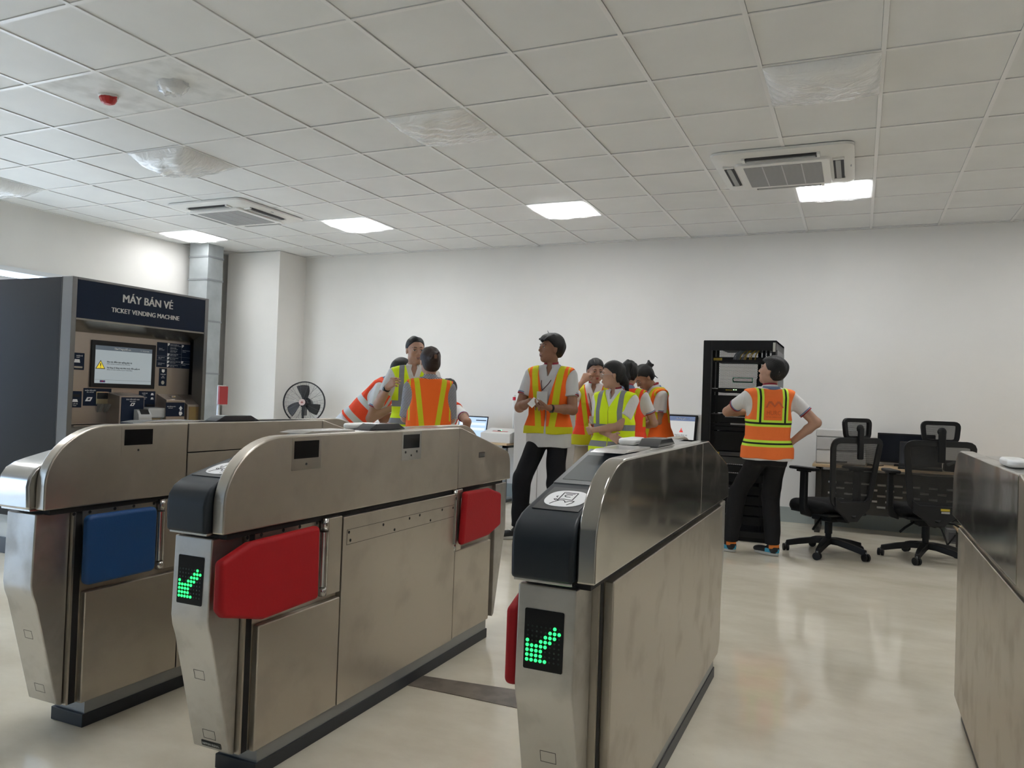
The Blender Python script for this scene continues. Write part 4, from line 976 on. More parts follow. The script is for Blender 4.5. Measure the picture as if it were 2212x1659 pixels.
    if hair == 'twintuft': Hr.ell((0,-.118,.066),(.032,.036,.036),k=.012); Hr.cap((0,-.13,.075),(.006,-.150,.100),.022,.014,k=.012); Hr.cap((0,-.13,.05),(-.01,-.155,.045),.020,.012,k=.012); Hr.cap((0,-.10,-.02),(.0,-.125,-.10),.013,.004,k=.01)
    Hr.folds(.0019,(95,60,26),seed)
    ho = Hr.mesh('hair', hm, t, HM)
    if hair in ('clip',): MB().box(-.012,.012,-.162,-.148,.020,.055).build('hair_clip', mat('amber_clip', (.16,.07,.035), .3), ho, bevel=.004)
    if seed == 5: MB().tube([(.02,.02,.125),(.035,.03,.155),(.05,.025,.165)], [.004,.002,.0005], 6).build('stray_lock', HAIR, ho, smooth=True)
    # --- shirt
    shirt = shirt or SHIRTW
    lo2 = np.array([min(T.translation[i], SR[i], SL[i], NB[i], *[a[2][i] for a in arms])-.22 for i in range(3)]); hi2 = np.array([max(T.translation[i], SR[i], SL[i], NB[i], *[a[2][i] for a in arms])+.22 for i in range(3)])
    Sh = Sculpt(lo2, hi2, .0058)
    R2 = [(z if i else shirt_hem,cx,cy,(max(a,.188)*wide if i < 2 else a),b+(.022 if i < 2 else 0)) for i,(z,cx,cy,a,b) in enumerate(rows)]
    Sh.loft(R2, M=T, grow=.004, k=.01)
    cuffs = []
    for side, S0, e, w, spec in arms:
        u = S0.lerp(e, sleeve); Sh.cap(S0, u, .052 if female else .056, .053 if female else .056, k=.05); dn = (e-S0).normalized(); cuffs.append((u, dn, side))
        un = np.array(u); dnn = np.array(dn)
        sl, Pp = Sh.region(un-.09, un+.11)
        if sl is not None: Sh.put(sl, ((Pp-un)@dnn-.0).astype(np.float32) if False else np.maximum((Pp-un)@dnn, -.2).astype(np.float32), .003, 'cut') if False else Sh.put(sl, np.where(np.linalg.norm(Pp-un,axis=-1) < .10, (un-Pp)@dnn, .1).astype(np.float32), .003, 'sub')
    Sh.half((0,0,.52),(0,-.12,1), M=T, k=.01)
    if collar != 'round': Sh.func(lambda x,y,z: np.maximum(np.maximum(np.abs(x)-(z-.42)*.35, -y), .42-z), k=.004, M=T)
    Sh.folds(.0022,(26,26,13),seed+3)
    so = Sh.mesh('shirt', shirt, t)
    if trim:
        for u, dn, side in cuffs:
            q = Vector(dn).to_track_quat('Z','Y').to_matrix().to_4x4(); rad = .0515 if female else .0545
            for off, mm, w_ in ((-.006,CRED,.005),(-.018,CBLUE,.0045)):
                MB().lathe([(rad+.0035,-w_),(rad+.0045,0),(rad+.0035,w_)], n=28).build('sleeve_trim', mm, so).matrix_local = Matrix.Translation(u+dn*off) @ q
    if collar:
        mb = MB(); n = 30
        rn = .050 if female else .057
        for rad0, rad1, z0, z1, yoff in ((rn+.026, rn+.008, .495,.545,0),):
            ra, rb, rc = [], [], []
            for k in range(n+1):
                a = PI/2+.32+(2*PI-.64)*k/n; f = .5+.5*math.sin(a); 
                ra.append(mb.bm.verts.new((rad0*math.cos(a)*1.15, (rad0)*math.sin(a)-.012+.010*f, z0-.030*f))); rb.append(mb.bm.verts.new((rad1*math.cos(a), rad1*math.sin(a)-.012+.006*f, z1-.022*f)))
            for k in range(n): mb._f([ra[k],ra[k+1],rb[k+1],rb[k]])
        c = mb.build('collar', shirt if not trim else CBLUE if hair in ('ponytail','x') else shirt, so, smooth=True); c.matrix_local = T
        sm = c.modifiers.new('thick','SOLIDIFY'); sm.thickness = .004
        if trim:
            mb = MB(); ra, rb = [], []
            for k in range(n+1):
                a = PI/2+.42+(2*PI-.84)*k/n; f = .5+.5*math.sin(a)
                ra.append(mb.bm.verts.new(((rn+.0045)*math.cos(a), (rn+.0045)*math.sin(a)-.012+.006*f, .495-.02*f))); rb.append(mb.bm.verts.new(((rn+.003)*math.cos(a), (rn+.003)*math.sin(a)-.012+.006*f, .560-.022*f)))
            for k in range(n): mb._f([ra[k],ra[k+1],rb[k+1],rb[k]])
            c2 = mb.build('collar_lining', CRED, so, smooth=True); c2.matrix_local = T; sm = c2.modifiers.new('thick','SOLIDIFY'); sm.thickness = .003
            mb = MB(); ra, rb = [], []
            for k in range(n+1):
                a = PI+.5+(PI-1.0)*k/n
                ra.append(mb.bm.verts.new(((rn+.0275)*math.cos(a)*1.15, (rn+.0275)*math.sin(a)-.012, .497))); rb.append(mb.bm.verts.new(((rn+.017)*math.cos(a), (rn+.017)*math.sin(a)-.012, .528)))
            for k in range(n): mb._f([ra[k],ra[k+1],rb[k+1],rb[k]])
            c3 = mb.build('collar_stripe', CBLUE, so, smooth=True); c3.matrix_local = T; sm = c3.modifiers.new('thick','SOLIDIFY'); sm.thickness = .004; sm.offset = 1
    # --- vest, in trunk coordinates
    if vest:
        Ve = Sculpt((-.30,-.22,-.14),(.30,.24,.56), .0052)
        R3 = [(z if i else vest_hem,cx,cy,a,b) for i,(z,cx,cy,a,b) in enumerate(rows)]
        for i,(z,cx,cy,a,b) in enumerate(R3[:4]): R3[i] = (z,cx,cy,(max(a,.190)*wide if i<2 else max(a,.156*wide)),b+(.020 if i<2 else .008))
        Ve.loft(R3, grow=.017, k=.005)
        for q in (1,-1): Ve.ell((q*shw*.86, -.005, shz+.012),(.085,.082,.055),k=.04)
        Ve.folds(.0028,(24,24,10),seed+9)
        aw = shw+.002
        for q in (1,-1): Ve.func(lambda x,y,z: np.maximum(np.sqrt(((q*x-aw-.068)/.088)**2+((z-.355)/.145)**2)-1, -1)*.08, k=.01)
        Ve.half((0,0,.515),(0,-.10,1), k=.01)
        Ve.cap((0,-.02,.47),(0,-.02,.65),.068 if female else .076,.085,k=.01,mode='sub')
        vb = {'v': .27, 'deep': .14, 'high': .36, 'closed': .40}[vzone]
        Ve.func(lambda x,y,z: np.maximum(np.maximum(np.abs(x)-(z-vb)*((.088 if vzone == 'deep' else .068)/(.49-vb))*1.0, -y-.01), vb-z), k=.004)
        if vzone == 'deep': Ve.func(lambda x,y,z: np.maximum(np.abs(x)-.007, -y), k=.002)
        vo = Ve.mesh('safety_vest', vest, t, T)
        t['_v'] = 1
    else: vo = None
    # --- trousers and shoes
    if trousers:
        lo3 = [min(p[i] for L_ in legs for p in L_[1:])-.16 for i in range(3)]; hi3 = [max(p[i] for L_ in legs for p in L_[1:])+.16 for i in range(3)]
        hi3[2] += .08; lo3[2] = .0
        Tr = Sculpt(lo3, hi3, .0062)
        Tr.loft([(-.14,0,-.005,.148,.105),(-.06,0,-.005,.158,.118),(.02,0,0,.150,.110),(.10,0,.003,.140,.102)], M=T, grow=0, k=.03)
        for side, hp, kn, an in legs:
            Tr.cap(hp+Vector((-side*.004,0,-.06)), kn, .086, .076, k=.03); Tr.cap(kn, an+Vector((0,-.005,.0)), .078, .064, k=.02)
        Tr.func(lambda x,y,z: z-.094, k=.01)
        Tr.folds(.0032,(18,18,16),seed+1)
        Tr.mesh('trousers', trousers, t)
    for side, hp, kn, an in legs:
        z0 = an.z-.085
        Fm = Matrix.Translation((an.x, an.y, z0)) @ Matrix.Rotation(math.radians(feet[0] if side > 0 else feet[1]), 4, 'Z')
        Q = Sculpt((-.09,-.12,-.01),(.09,.24,.14), .005)
        Q.ell((0,.0,.055),(.040,.055,.055),k=.02); Q.ell((0,.10,.035),(.042,.09,.035),k=.03); Q.cap((0,-.02,.05),(0,-.01,.10),.040,.042,k=.02); Q.func(lambda x,y,z: .02-z, k=0, mode='cut')
        up = {'dark': mat('shoe_black', (.012,.012,.013), .6), 'sport': mat('shoe_black', (.012,.012,.013), .6)}[shoes if shoes in ('dark','sport') else 'dark']
        sh = Q.mesh('shoe', up, t, Fm)
        mb = MB(); out = [(.046*math.cos(a)*(1.0 if math.sin(a)<0 else 1.04), .058+.118*math.sin(a)) for a in [2*PI*k/26 for k in range(26)]]
        mb.prism(out, .002, .026, 'z').build('sole', mat('sole_white', (.50,.49,.46), .6), sh, bevel=.005)
        if shoes == 'sport':
            mb = MB(); mb.prism([(.047*math.cos(a), .045+.109*math.sin(a)) for a in [PI+PI*k/16 for k in range(17)]], .026, .060, 'z').build('heel_panel', mat('heel_blue', (.05,.33,.50), .5), sh, bevel=.004)
            mb = MB(); mb.prism([(.049*math.cos(a), .004+.064*math.sin(a)) for a in [PI+PI*k/16 for k in range(17)]], .060, .095, 'z').build('heel_tab', mat('heel_orange', (.75,.20,.02), .5), sh, bevel=.004)
            c = MB().prism([(.045,.02),(.0455,.075),(.043,.075),(.040,.02)], .034,.062,'z').build('side_lettering', WHITEP, sh)
        else:
            mb = MB()
            for k in range(4): mb.tube([(-.022,.075+.022*k,.070-.011*k),(.0,.085+.022*k,.076-.012*k),(.022,.075+.022*k,.070-.011*k)], .003, 5)
            mb.build('laces', WHITEP, sh, smooth=True)
    t.pop('_v', None)
    return dict(root=t, HM=HM, T=T, arms=arms, vest=vo, body=body, shirt=so)
# ---------------------------------------------------------------- the people
R_ = math.radians
VO = cloth('orange_vest_v', ORANGE, v_stripes(.118,.050,.027)); VOB = cloth('orange_vest_back_v', ORANGE, v_stripes(.122,.045,.022,band=False))
VR = cloth('red_orange_vest_v', (.90,.075,.03), v_stripes(.125,.035,.024)); VL = cloth('lime_vest', LIME, grey_bands); VLB = cloth('orange_vest_lime_bands', (.95,.21,.05), lime_black); VSB = cloth('red_orange_vest_silver', (.92,.09,.035), silver_bands)
def stripes_xy(x, y, z):
    n = (z*520+x*260)._op('SINE'); return [((.06,.065,.08), n.gt(.05))]
SHS = cloth('striped_shirt', (.52,.54,.58), stripes_xy, bump=.15)

def badge(p, z0=.36, z1=.22, cardw=.045, cardh=.062, x=0.0):
    T = p['T']; t = p['root']
    for q in (1,-1):
        MB().tube([(q*.062,.02,.475),(q*.050,.085,.43),(q*.030+x*.5,.137,z0),(x,.150,z1+cardh+.01)], .0035, 6).build('lanyard', mat('lanyard_maroon', (.10,.03,.04), .7), t, smooth=True).matrix_local = T
    b = MB().box(x-cardw,x+cardw,.149,.152,z1-cardh,z1+cardh).build('badge', mat('badge_plastic', (.62,.64,.63), .12), t); b.matrix_local = T
    MB().prism([(x+.0,z1-.025),(x+.034,z1+.012),(x+.034,z1+.004),(x+.006,z1-.032)], .1522,.1530,'y').build('badge_print', WHITEP, b)
# bent man at far left
person('bending person in a red-orange vest with silver bands, leftmost of the group', (-3.19,2.94), R_(-55.3+78), 1.70, tone='mid', lean=(0,43,0), headrot=(0,34,0), hair='short',
       vest=VSB, vzone='closed', trousers=TRK, armR=((.16,.42,1.08),(0,-1,-.6),(0,1,0),(-1,0,0),(0,0,1),35), armL=((-.14,.50,1.02),(0,-1,-.6),(0,1,0),(1,0,0),(0,0,1),35), legR=((.10,-.02,.075),None), legL=((-.10,.05,.075),None), seed=1, vest_hem=.02, shirt_hem=-.14)
p2 = person('man with cropped hair in a lime vest over white polo, one hand raised', (-2.404,2.711), R_(-58.8), 1.72, tone='light', headrot=(16,6,3), hair='buzz', shirt=SHIRTW, vest=VL, vzone='v', trousers=TRB, trim=False,
       armR=((.215,.22,1.24),(.5,-.5,-1),(-.55,.55,.5),(-.3,-.6,-.2),(-.2,.3,1),[48,55,60,65],1), seed=2, mouth=.003, wide=1.02)
# wrist watch on his raised arm
def watch(p, k, name='wrist_watch', m=None):
    side, S0, e, w, spec = p['arms'][k]; d = (w-e).normalized(); c = w-d*.02; q = d.to_track_quat('Z','Y').to_matrix().to_4x4()
    o = MB().lathe([(.027,-.009),(.0305,-.009),(.0305,.009),(.027,.009)], n=24).build(name, m or BLK, p['root'], smooth=True); o.matrix_local = Matrix.Translation(c) @ q
    n = Vector(spec[3]); n = (n-d*n.dot(d)).normalized(); f = MB().lathe([(.017,0),(.017,.007),(.014,.009)], n=20).build('watch_face', mat('watch_glass', (.05,.05,.05), .15, .5), p['root'], smooth=True)
    f.matrix_local = Matrix.Translation(c-n*.028) @ (-n).to_track_quat('Z','Y').to_matrix().to_4x4()
watch(p2, 0)
person('woman seen from behind, orange vest with yellow V stripes, hair in brown clip', (-1.948,2.202), R_(-59.9-176), 1.585, female=True, tone='light', headrot=(14,2,0), hair='clip', hairmat=HAIRB, shirt=SHS, vest=VOB, vzone='high', trousers=TRK, trim=False,
       armL=((-.12,.28,1.10),(-.3,-.4,-1),(.2,1,.1),(1,0,0),(0,0,1),30), armR=((.12,.28,1.06),(.3,-.4,-1),(-.2,1,0),(-1,0,0),(0,0,1),30), seed=3, sleeve=.95, vest_hem=-.08, wide=1.1)
person('leaning person in a white polo, mostly hidden behind the woman with the hair clip', (-2.65,3.42), R_(-61.9+148), 1.60, tone='mid', lean=(0,42,0), headrot=(20,5,0), hair='short', vest=VSB, vzone='closed', trousers=TRK, drop=.12,
       armR=((.30,.22,.80),(1,-.8,0),(0,.3,-1),(-1,0,0),(0,1,0),20), armL=((-.16,.5,.86),(-1,-.5,0),(0,1,0),(0,0,-1),(1,0,0),30), seed=4, legR=((.12,-.05,.075),None), legL=((-.12,.0,.075),None))
p5 = person('tall man in orange vest with yellow V stripes, looking left, holding a card', (-1.295,3.13), R_(-68.7-14), 1.765, tone='tan', headrot=(-46,-6,0), hair='short', shirt=SHIRTG, vest=VO, vzone='deep', trousers=TRK,
       armR=((.10,.25,1.135),(.7,-.6,-.8),(-.75,.45,-.15),(-.1,-.55,-.8),(0,.3,1),[45,50,55,60],1), armL=((-.065,.27,1.085),(-.7,-.6,-.8),(.9,.35,.05),(0,-.3,1),(.3,.9,.3),[28,34,40,45],1),
       legR=((.20,.13,.075),None), legL=((-.10,-.06,.075),None), feet=(-48,10), seed=5, mouth=.007, shirt_hem=-.16, vest_hem=-.05)
watch(p5, 1); badge(p5, x=.03, z1=.235)
ct = p5['root']; 
Mw = Matrix.Translation(ct.location) @ Matrix.Rotation(ct.rotation_euler[2],4,'Z') @ Matrix.Scale(ct.scale[0],4)
cd = MB().box(-.038,.038,-.0006,.0006,-.026,.026).build('paper_card', mat('card_white', (.75,.73,.72), .5)); cd.matrix_world = Mw @ Matrix.Translation((.055,.335,1.125)) @ Matrix.Rotation(R_(50),4,'Y') @ Matrix.Rotation(R_(20),4,'Z')
tag(cd, 'small white card held between the hands of the tall man in orange', 'card')
p6 = person('woman in an orange vest touching her forehead, standing behind the tall man', (-1.14,3.86), R_(-72.1-2), 1.605, female=True, tone='light', headrot=(16,10,0), hair='lowtail', vest=VR, vzone='deep', trousers=TRB, lips=LIPR,
       armR=((.105,.175,1.455),(.8,.2,-1),(-.42,-.12,.85),(-.3,-.95,.0),(-.6,-.2,-.1),[50,55,60,60],1), armL=((-.2,.1,.95),(-1,-.6,0),(.2,.6,-.6),(1,0,0),(0,.5,.5),25), seed=6, vest_hem=-.09)
badge(p6, z1=.16, cardw=.032, cardh=.04)
p7 = person('woman with clear glasses and crossed arms in a lime vest, looking left', (-.65,2.90), R_(-73.4-24), 1.53, female=True, tone='light', headrot=(-54,4,0), hair='lowtail', vest=VL, vzone='high', trousers=TRJ, glasses=True,
       armL=((.10,.235,1.075),(-1,-.4,-.55),(.75,-.55,-.15),(.1,-1,.1),(0,.2,1),[20,24,28,30]), armR=((-.06,.185,1.03),(1,-.6,-.6),(-.9,.25,-.35),(0,1,.2),(0,-.2,1),[16,18,20,22]), seed=7, wide=1.1, vest_hem=-.16, shirt_hem=-.17)
person('woman with a high black ponytail seen from behind in a red-orange vest', (-.71,3.50), R_(-75.4-195), 1.57, female=True, tone='light', headrot=(8,8,0), hair='ponytail', vest=VR, vzone='high', trousers=TRJ,
       armR=((.06,.22,1.06),(1,-.3,-.6),(-.9,.3,.1),(0,-1,0),(0,0,1),30), armL=((-.06,.22,1.02),(-1,-.3,-.6),(.9,.3,.1),(0,-1,0),(0,0,1),30), seed=8)
person('woman with small black bun bowing her head, orange vest, rightmost of the group', (-.62,4.20), R_(-76.4-62), 1.605, female=True, tone='mid', headrot=(4,40,0), hair='twintuft', vest=VO, vzone='deep', trousers=TRJ,
       armL=((-.02,.24,1.13),(-.6,-.9,-.8),(.5,.6,.4),(0,-.6,.6),(.3,.3,.8),45), armR=((.04,.24,1.15),(.6,-.9,-.8),(-.5,.6,.4),(0,-.6,.6),(-.3,.3,.8),45), seed=9, lean=(0,6,0), wide=1.12)
p10 = person('man at the server rack seen from behind, orange vest with lime bands', (.47,3.42), R_(-84.4-163), 1.605, tone='light', lean=(0,-2,0), headrot=(52,-16,0), hair='short', vest=VLB, vzone='closed', trousers=TRJ, shoes='sport',
       armL=((-.06,.30,1.22),(-1,.1,-.25),(.8,.6,0),(0,-.3,-1),(0,1,0),30), armR=((.225,.02,.985),(1,-.5,.1),(-.25,.75,-.5),(-1,0,0),(0,-.3,1),18),
       legL=((-.265,.125,.075),None), legR=((.075,.02,.075),None), feet=(38,44), seed=10, wide=1.06, vest_hem=-.085, shirt_hem=-.10)
# faded print on his back, wrapped to the cloth
def back_print(p, s, size, z, width, m, bold=0):
    o = text('back_lettering', s, size, m, (0,0,0), (1,0,0), (0,0,1), p['vest'], width=width, bold=bold, depth=.0003)
    for v in o.data.vertices:
        x, y_, zz_ = v.co; a, b = .176*1.06+.019, .141
        v.co = (x, -b*(max(0,1-(abs(x)/a)**2.4))**(1/2.4)-.004+.0-(.0), z+zz_)
    return o
FADE = mat('faded_print', (.66,.135,.04), .8)
back_print(p10, 'HURC', .052, .305, .115, FADE); back_print(p10, 'METRO OPERATION', .018, .27, .13, FADE)
o = MB().prism([(-.07,.33),(-.045,.385),(-.02,.385),(.005,.352),(.025,.385),(.05,.385),(.085,.33),(.068,.33),(.042,.366),(.034,.366),(.005,.332),(-.027,.366),(-.037,.366),(-.053,.33)], 0,.0006,'y').build('back_emblem', FADE, p10['vest'])
for v in o.data.vertices: v.co.z += .02; v.co.y += -.143*(max(0,1-(abs(v.co.x)/.205)**2.4))**(1/2.4)-.004
# ---------------------------------------------------------------- server rack
def perforated(name, col, pitch, r, ax=(0,2)):
    m = bpy.data.materials.new(name); m.use_nodes = True; nt = m.node_tree; N, L = nt.nodes, nt.links; b = N['Principled BSDF']
    b.inputs['Base Color'].default_value = tuple(col)+(1,); b.inputs['Roughness'].default_value = .5
    tc = N.new('ShaderNodeTexCoord'); sp = N.new('ShaderNodeSeparateXYZ'); L.new(tc.outputs['Object'], sp.inputs[0])
    u = X(nt, sp.outputs[ax[0]])*(1/pitch); v = X(nt, sp.outputs[ax[1]])*(1/pitch)
    row = v._op('FLOOR'); sh = (row*.5)._op('FRACT')
    fu = (u+sh)._op('FRACT')-.5; fv = v._op('FRACT')-.5
    d = (fu*fu+fv*fv); mask = d.lt(r*r)
    t = N.new('ShaderNodeBsdfTransparent'); mx = N.new('ShaderNodeMixShader'); L.new(mask.v, mx.inputs[0]); L.new(b.outputs[0], mx.inputs[1]); L.new(t.outputs[0], mx.inputs[2]); L.new(mx.outputs[0], N['Material Output'].inputs[0])
    return m
RK = mat('rack_black', (.006,.006,.007), .45, spec=.3); RK2 = mat('equipment_black', (.007,.007,.008), .5, spec=.25); RG = mat('equipment_grey', (.09,.09,.095), .5)
rk = thing('server_rack', 'tall black server rack with perforated back door and bundled yellow cables', 'server rack', (.155,3.98,0))
RW, RD, RH = .31, .78, 1.765
mb = MB(); mb.box(-RW,-RW+.012,0,RD,.05,RH).box(RW-.012,RW,0,RD,.05,RH).box(-RW,RW,0,RD,RH-.02,RH).box(-RW,RW,0,RD,.03,.07)
mb.build('cabinet', RK, rk)
MB().box(-RW+.01,RW-.01,.02,RD-.02,0,.035).build('base', RK, rk)
mb = MB(); mb.box(-RW,-RW+.07,-.02,.0,.04,RH-.005).box(RW-.035,RW,-.02,0,.04,RH-.005).box(-RW+.07,RW-.035,-.02,0,RH-.09,RH-.005).box(-RW+.07,RW-.035,-.02,0,.04,.09)
mb.build('front_frame', RK, rk, bevel=.003)
for x in (-.235,-.20,.20,.235): MB().box(x-.012,x+.012,.10,.125,.08,RH-.05).build('mounting_post', RK2, rk)
bd = MB().box(-RW+.02,RW-.02,RD-.006,RD,.08,RH-.03).build('back_door', perforated('perforated_steel', (.16,.16,.165), .0115, .40), rk)
MB().box(.075,.105,RD-.03,RD-.007,.08,RH-.03).build('door_stile', RK, bd)
mb = MB()
for q in ((-.16,.03,1.455,1.463),(-.16,.03,1.415,1.423)): mb.box(q[0],q[1],RD-.012,RD-.007,q[2],q[3])
for q in ((-.16,-.152),(.022,.03)): mb.box(q[0],q[1],RD-.012,RD-.007,1.415,1.463)
mb.build('green_tape', mat('tape_green', (.05,.50,.30), .5), bd)
MB().box(.075,.14,RD-.10,RD-.03,1.36,1.45).build('lock_box', RG, bd, bevel=.003)
def unit(z0, z1, m=RK2, depth=.6, nm='rack_unit'):
    o = MB().box(-.205,.205,.085,.085+depth,z0,z1-.004).build(nm, m, rk, bevel=.002); 
    mb = MB(); mb.box(-.24,-.205,.085,.10,z0,z1-.004).build('mounting_ear', RK, o); MB().box(.205,.24,.085,.10,z0,z1-.004).build('mounting_ear', RK, o); return o
PR_ = mat('panel_print', (.42,.43,.44), .4); YELW = mat('yellow_tag', (.45,.33,.03), .5); LEDW = mat('led_pale', (.5,.7,.4), .4, emit=(.5,.9,.4), estr=3)
def dashes(o, z, x0, x1, n, m=PR_, h=.006, w=.7):
    mb = MB(); st = (x1-x0)/n
    for k in range(n): mb.box(x0+k*st, x0+k*st+st*w, .0825,.0855, z-h/2, z+h/2)
    return mb.build('port_row', m, o)
unit(1.70,1.735,RK2); u = unit(1.575,1.625,RK2,.3,'patch_panel'); MB().box(-.235,-.16,.078,.084,1.59,1.612).build('yellow_label', YELW, u)
u = unit(1.305,1.345,RK2,.5,'network_switch'); dashes(u,1.325,-.12,-.06,4,YELW,.008); MB().box(-.055,-.045,.08,.084,1.325,1.331).box(-.035,-.025,.08,.084,1.325,1.331).build('status_led', LEDW, u); dashes(u,1.327,.05,.17,2,YELW,.012)
MB().box(-.24,-.19,.078,.084,1.333,1.340).build('white_tag', PR_, u)
u = unit(1.12,1.28,RK2,.6,'server_unit')
u = unit(1.03,1.115,RK2,.6,'server_unit'); dashes(u,1.108,-.24,-.16,1,RG,.01,1)
u = unit(1.00,1.03,RK2,.5,'network_switch'); dashes(u,1.085,-.12,.15,20,PR_,.009,.8)
u = unit(.96,1.00,RK2,.5,'network_switch'); dashes(u,1.022,-.07,.12,26,PR_,.014,.75)
u = unit(.78,.955,RK2,.6,'server_unit'); MB().box(.155,.170,.080,.084,.83,.90).build('handle', RG, u)
u = unit(.735,.775,mat('vent_grey', (.05,.05,.052), .5),.6,'storage_unit'); MB().box(-.22,-.16,.079,.084,.745,.765).build('yellow_label', YELW, u)
for k in range(3):
    u = unit(.66-.0-.075*k,.73-.075*k, MATS['vent_grey'] if k < 1 else RK2,.6,'storage_unit'); 
    if k < 2: dashes(u,.662-.075*k,-.13,.16,16,PR_,.007,.75)
for k in range(4): u = unit(.40-.09*k,.48-.09*k,RK2,.6,'battery_unit')
dashes(u,.448,-.15,.10,1,PR_,.004,1)
rnd = random.Random(11)
CY = mat('cable_yellow', (.33,.22,.02), .5); CG = mat('cable_grey', (.14,.16,.18), .5)
for k in range(26):
    x = .02+.16*rnd.random(); x2 = x-.09+.05*rnd.random(); y = .04+.05*rnd.random()
    top = 1.70+.03*rnd.random()
    MB().tube([(x2,.08,1.60),(x2+.01,y,1.64),((x+x2)/2+.01,y-.01,1.675),(x+.015,y+.02,top),(x+.03,.2,top+.01)], .0042, 5).build('cable', CY if x > .06+.04*rnd.random() else CG, rk, smooth=True)
MB().box(.285,.306,-.024,-.020,1.665,1.745).build('paper_label', mat('paper_label', (.55,.55,.50), .6), rk)
mb = MB()
for z in (.25,.95,1.6): mb.box(RW,RW+.004,.04,RD-.04,z,z+.004)
MB().box(RW,RW+.006,.05,RD-.05,.12,RH-.08).build('side_panel', mat('rack_side', (.09,.09,.095), .45), rk)
mb.bm.free()

# ---------------------------------------------------------------- self-service kiosk screen beside the rack
ks = thing('information_kiosk', 'white kiosk with a black-framed portrait screen showing a red warning, left of the rack', 'kiosk', (-.465,4.62,0), R_(-4))
tilt = Matrix.Translation((0,-.05,.74)) @ Matrix.Rotation(R_(-12),4,'X')
KW = mat('kiosk_white', (.66,.66,.65), .4)
MB().box(-.16,.18,-.10,.18,0,.03).build('foot', KW, ks, bevel=.008); MB().box(-.10,.12,-.02,.12,.03,.80).build('pedestal', KW, ks, bevel=.01)
hs = MB().box(-.165,.205,.02,.06,-.12,.36).build('housing', KW, ks, bevel=.008); hs.matrix_local = tilt
def kcard(name, x0,x1,z0,z1,y,m,par):
    o = MB().box(x0,x1,y-.0012,y,z0,z1).build(name, m, par); return o
bz_ = MB().box(-.15,.15,0,.022,-.10,.345).build('screen_bezel', BLK, ks, bevel=.003); bz_.matrix_local = tilt
sc_ = kcard('screen', -.133,.130,-.08,.328,0,mat('kiosk_screen', (.1,.1,.1), .2, emit=(.60,.61,.60), estr=.65), bz_)
kcard('screen_header', -.133,.130,.282,.328,-.0012,mat('kiosk_header', (.05,.05,.05), .2, emit=(.10,.14,.24), estr=.9), sc_)
text('lettering', 'Khu Công nghệ cao', .020, WHITEP, (0,-.0024,.305), (1,0,0), (0,0,1), sc_, width=.115, bold=.0003)
text('lettering', '00:00:00', .010, WHITEP, (.10,-.0024,.304), (1,0,0), (0,0,1), sc_, width=.045)
text('lettering', 'Ngừng phục vụ', .026, MATS['screen_ink'], (0,-.0012,.140), (1,0,0), (0,0,1), sc_, width=.125)
text('lettering', '(Out of Service)', .018, MATS['screen_ink'], (0,-.0012,.112), (1,0,0), (0,0,1), sc_, width=.088)
w_ = MB().prism([(-.020,.168),(.020,.168),(0,.212)], -.0024,-.0012,'y').build('warning_triangle', mat('warning_red', (.55,.02,.02), .4, emit=(.8,.05,.04), estr=.5), sc_)
MB().prism([(-.003,.180),(.003,.180),(.003,.198),(-.003,.198)], -.0034,-.0024,'y').build('exclamation_mark', WHITEP, sc_)

# ---------------------------------------------------------------- office desks
STL = mat('desk_leg_grey', (.22,.23,.23), .45, .5); DKM = mat('desk_dark_metal', (.035,.032,.028), .5)
def desk(name, label, x0, x1, y0, y1, h, legm, slots=True):
    t = thing(name, label, 'desk', (x0,y0,0)); w, d = x1-x0, y1-y0
    MB().box(0,w,0,d,h-.025,h).build('tabletop', WOOD, t, bevel=.002)
    for a in (.03, w-.08):
        MB().box(a,a+.05,.06,.11,.03,h-.025).build('leg', legm, t); MB().box(a,a+.05,d-.13,d-.08,.03,h-.025).build('leg', legm, t)
        MB().box(a,a+.05,.02,d-.02,0,.03).build('foot_rail', legm, t); MB().box(a,a+.05,.06,d-.08,h-.055,h-.025).build('top_rail', legm, t)
    if slots:
        mb = MB(); ys = .16; zt, zb = h-.06, .19; a0, a1 = .08, w-.08
        rows = [h-.175-.0525*k for k in range(5)]; edges = [zt]+[v for r in rows for v in (r+.010, r-.010)]+[zb]
        for k in range(0, len(edges), 2): mb.box(a0,a1,ys,ys+.012,edges[k+1],edges[k])
        for k, r in enumerate(rows):
            x = a0; nx = a0+.06+(.072 if k%2 else 0)
            while nx < a1-.1: mb.box(x,nx,ys,ys+.012,r-.010,r+.010); x = nx+.074; nx = x+.070
            mb.box(x,a1,ys,ys+.012,r-.010,r+.010)
        mb.build('modesty_panel', DKM, t)
    return t
desk('office_desk', 'oak-topped desk with dark slotted front panel behind the two office chairs', .74, 2.75, 4.90, 5.43, .655, DKM)
desk('office_desk', 'oak-topped desk with grey legs carrying the laptop and white box, at left', -4.35, -2.45, 4.82, 5.42, .672, STL, False)
# cabinet behind the tall man
cb = thing('storage_cabinet', 'plain light grey metal cabinet standing behind the tall man', 'cabinet', (-2.09,5.10,0))
CBG = mat('cabinet_grey', (.50,.48,.45), .5)
MB().box(-.30,.30,-.22,.25,.02,1.11).build('carcass', CBG, cb, bevel=.004); MB().box(-.29,.29,-.21,.24,0,.02).build('plinth', DKM, cb)
MB().box(-.29,-.003,-.232,-.22,.04,1.09).build('door', CBG, cb, bevel=.003); MB().box(.003,.29,-.232,-.22,.04,1.09).build('door', CBG, cb, bevel=.003)
for x in (-.03,.015): MB().box(x,x+.012,-.246,-.232,.52,.64).build('handle', STL, cb)
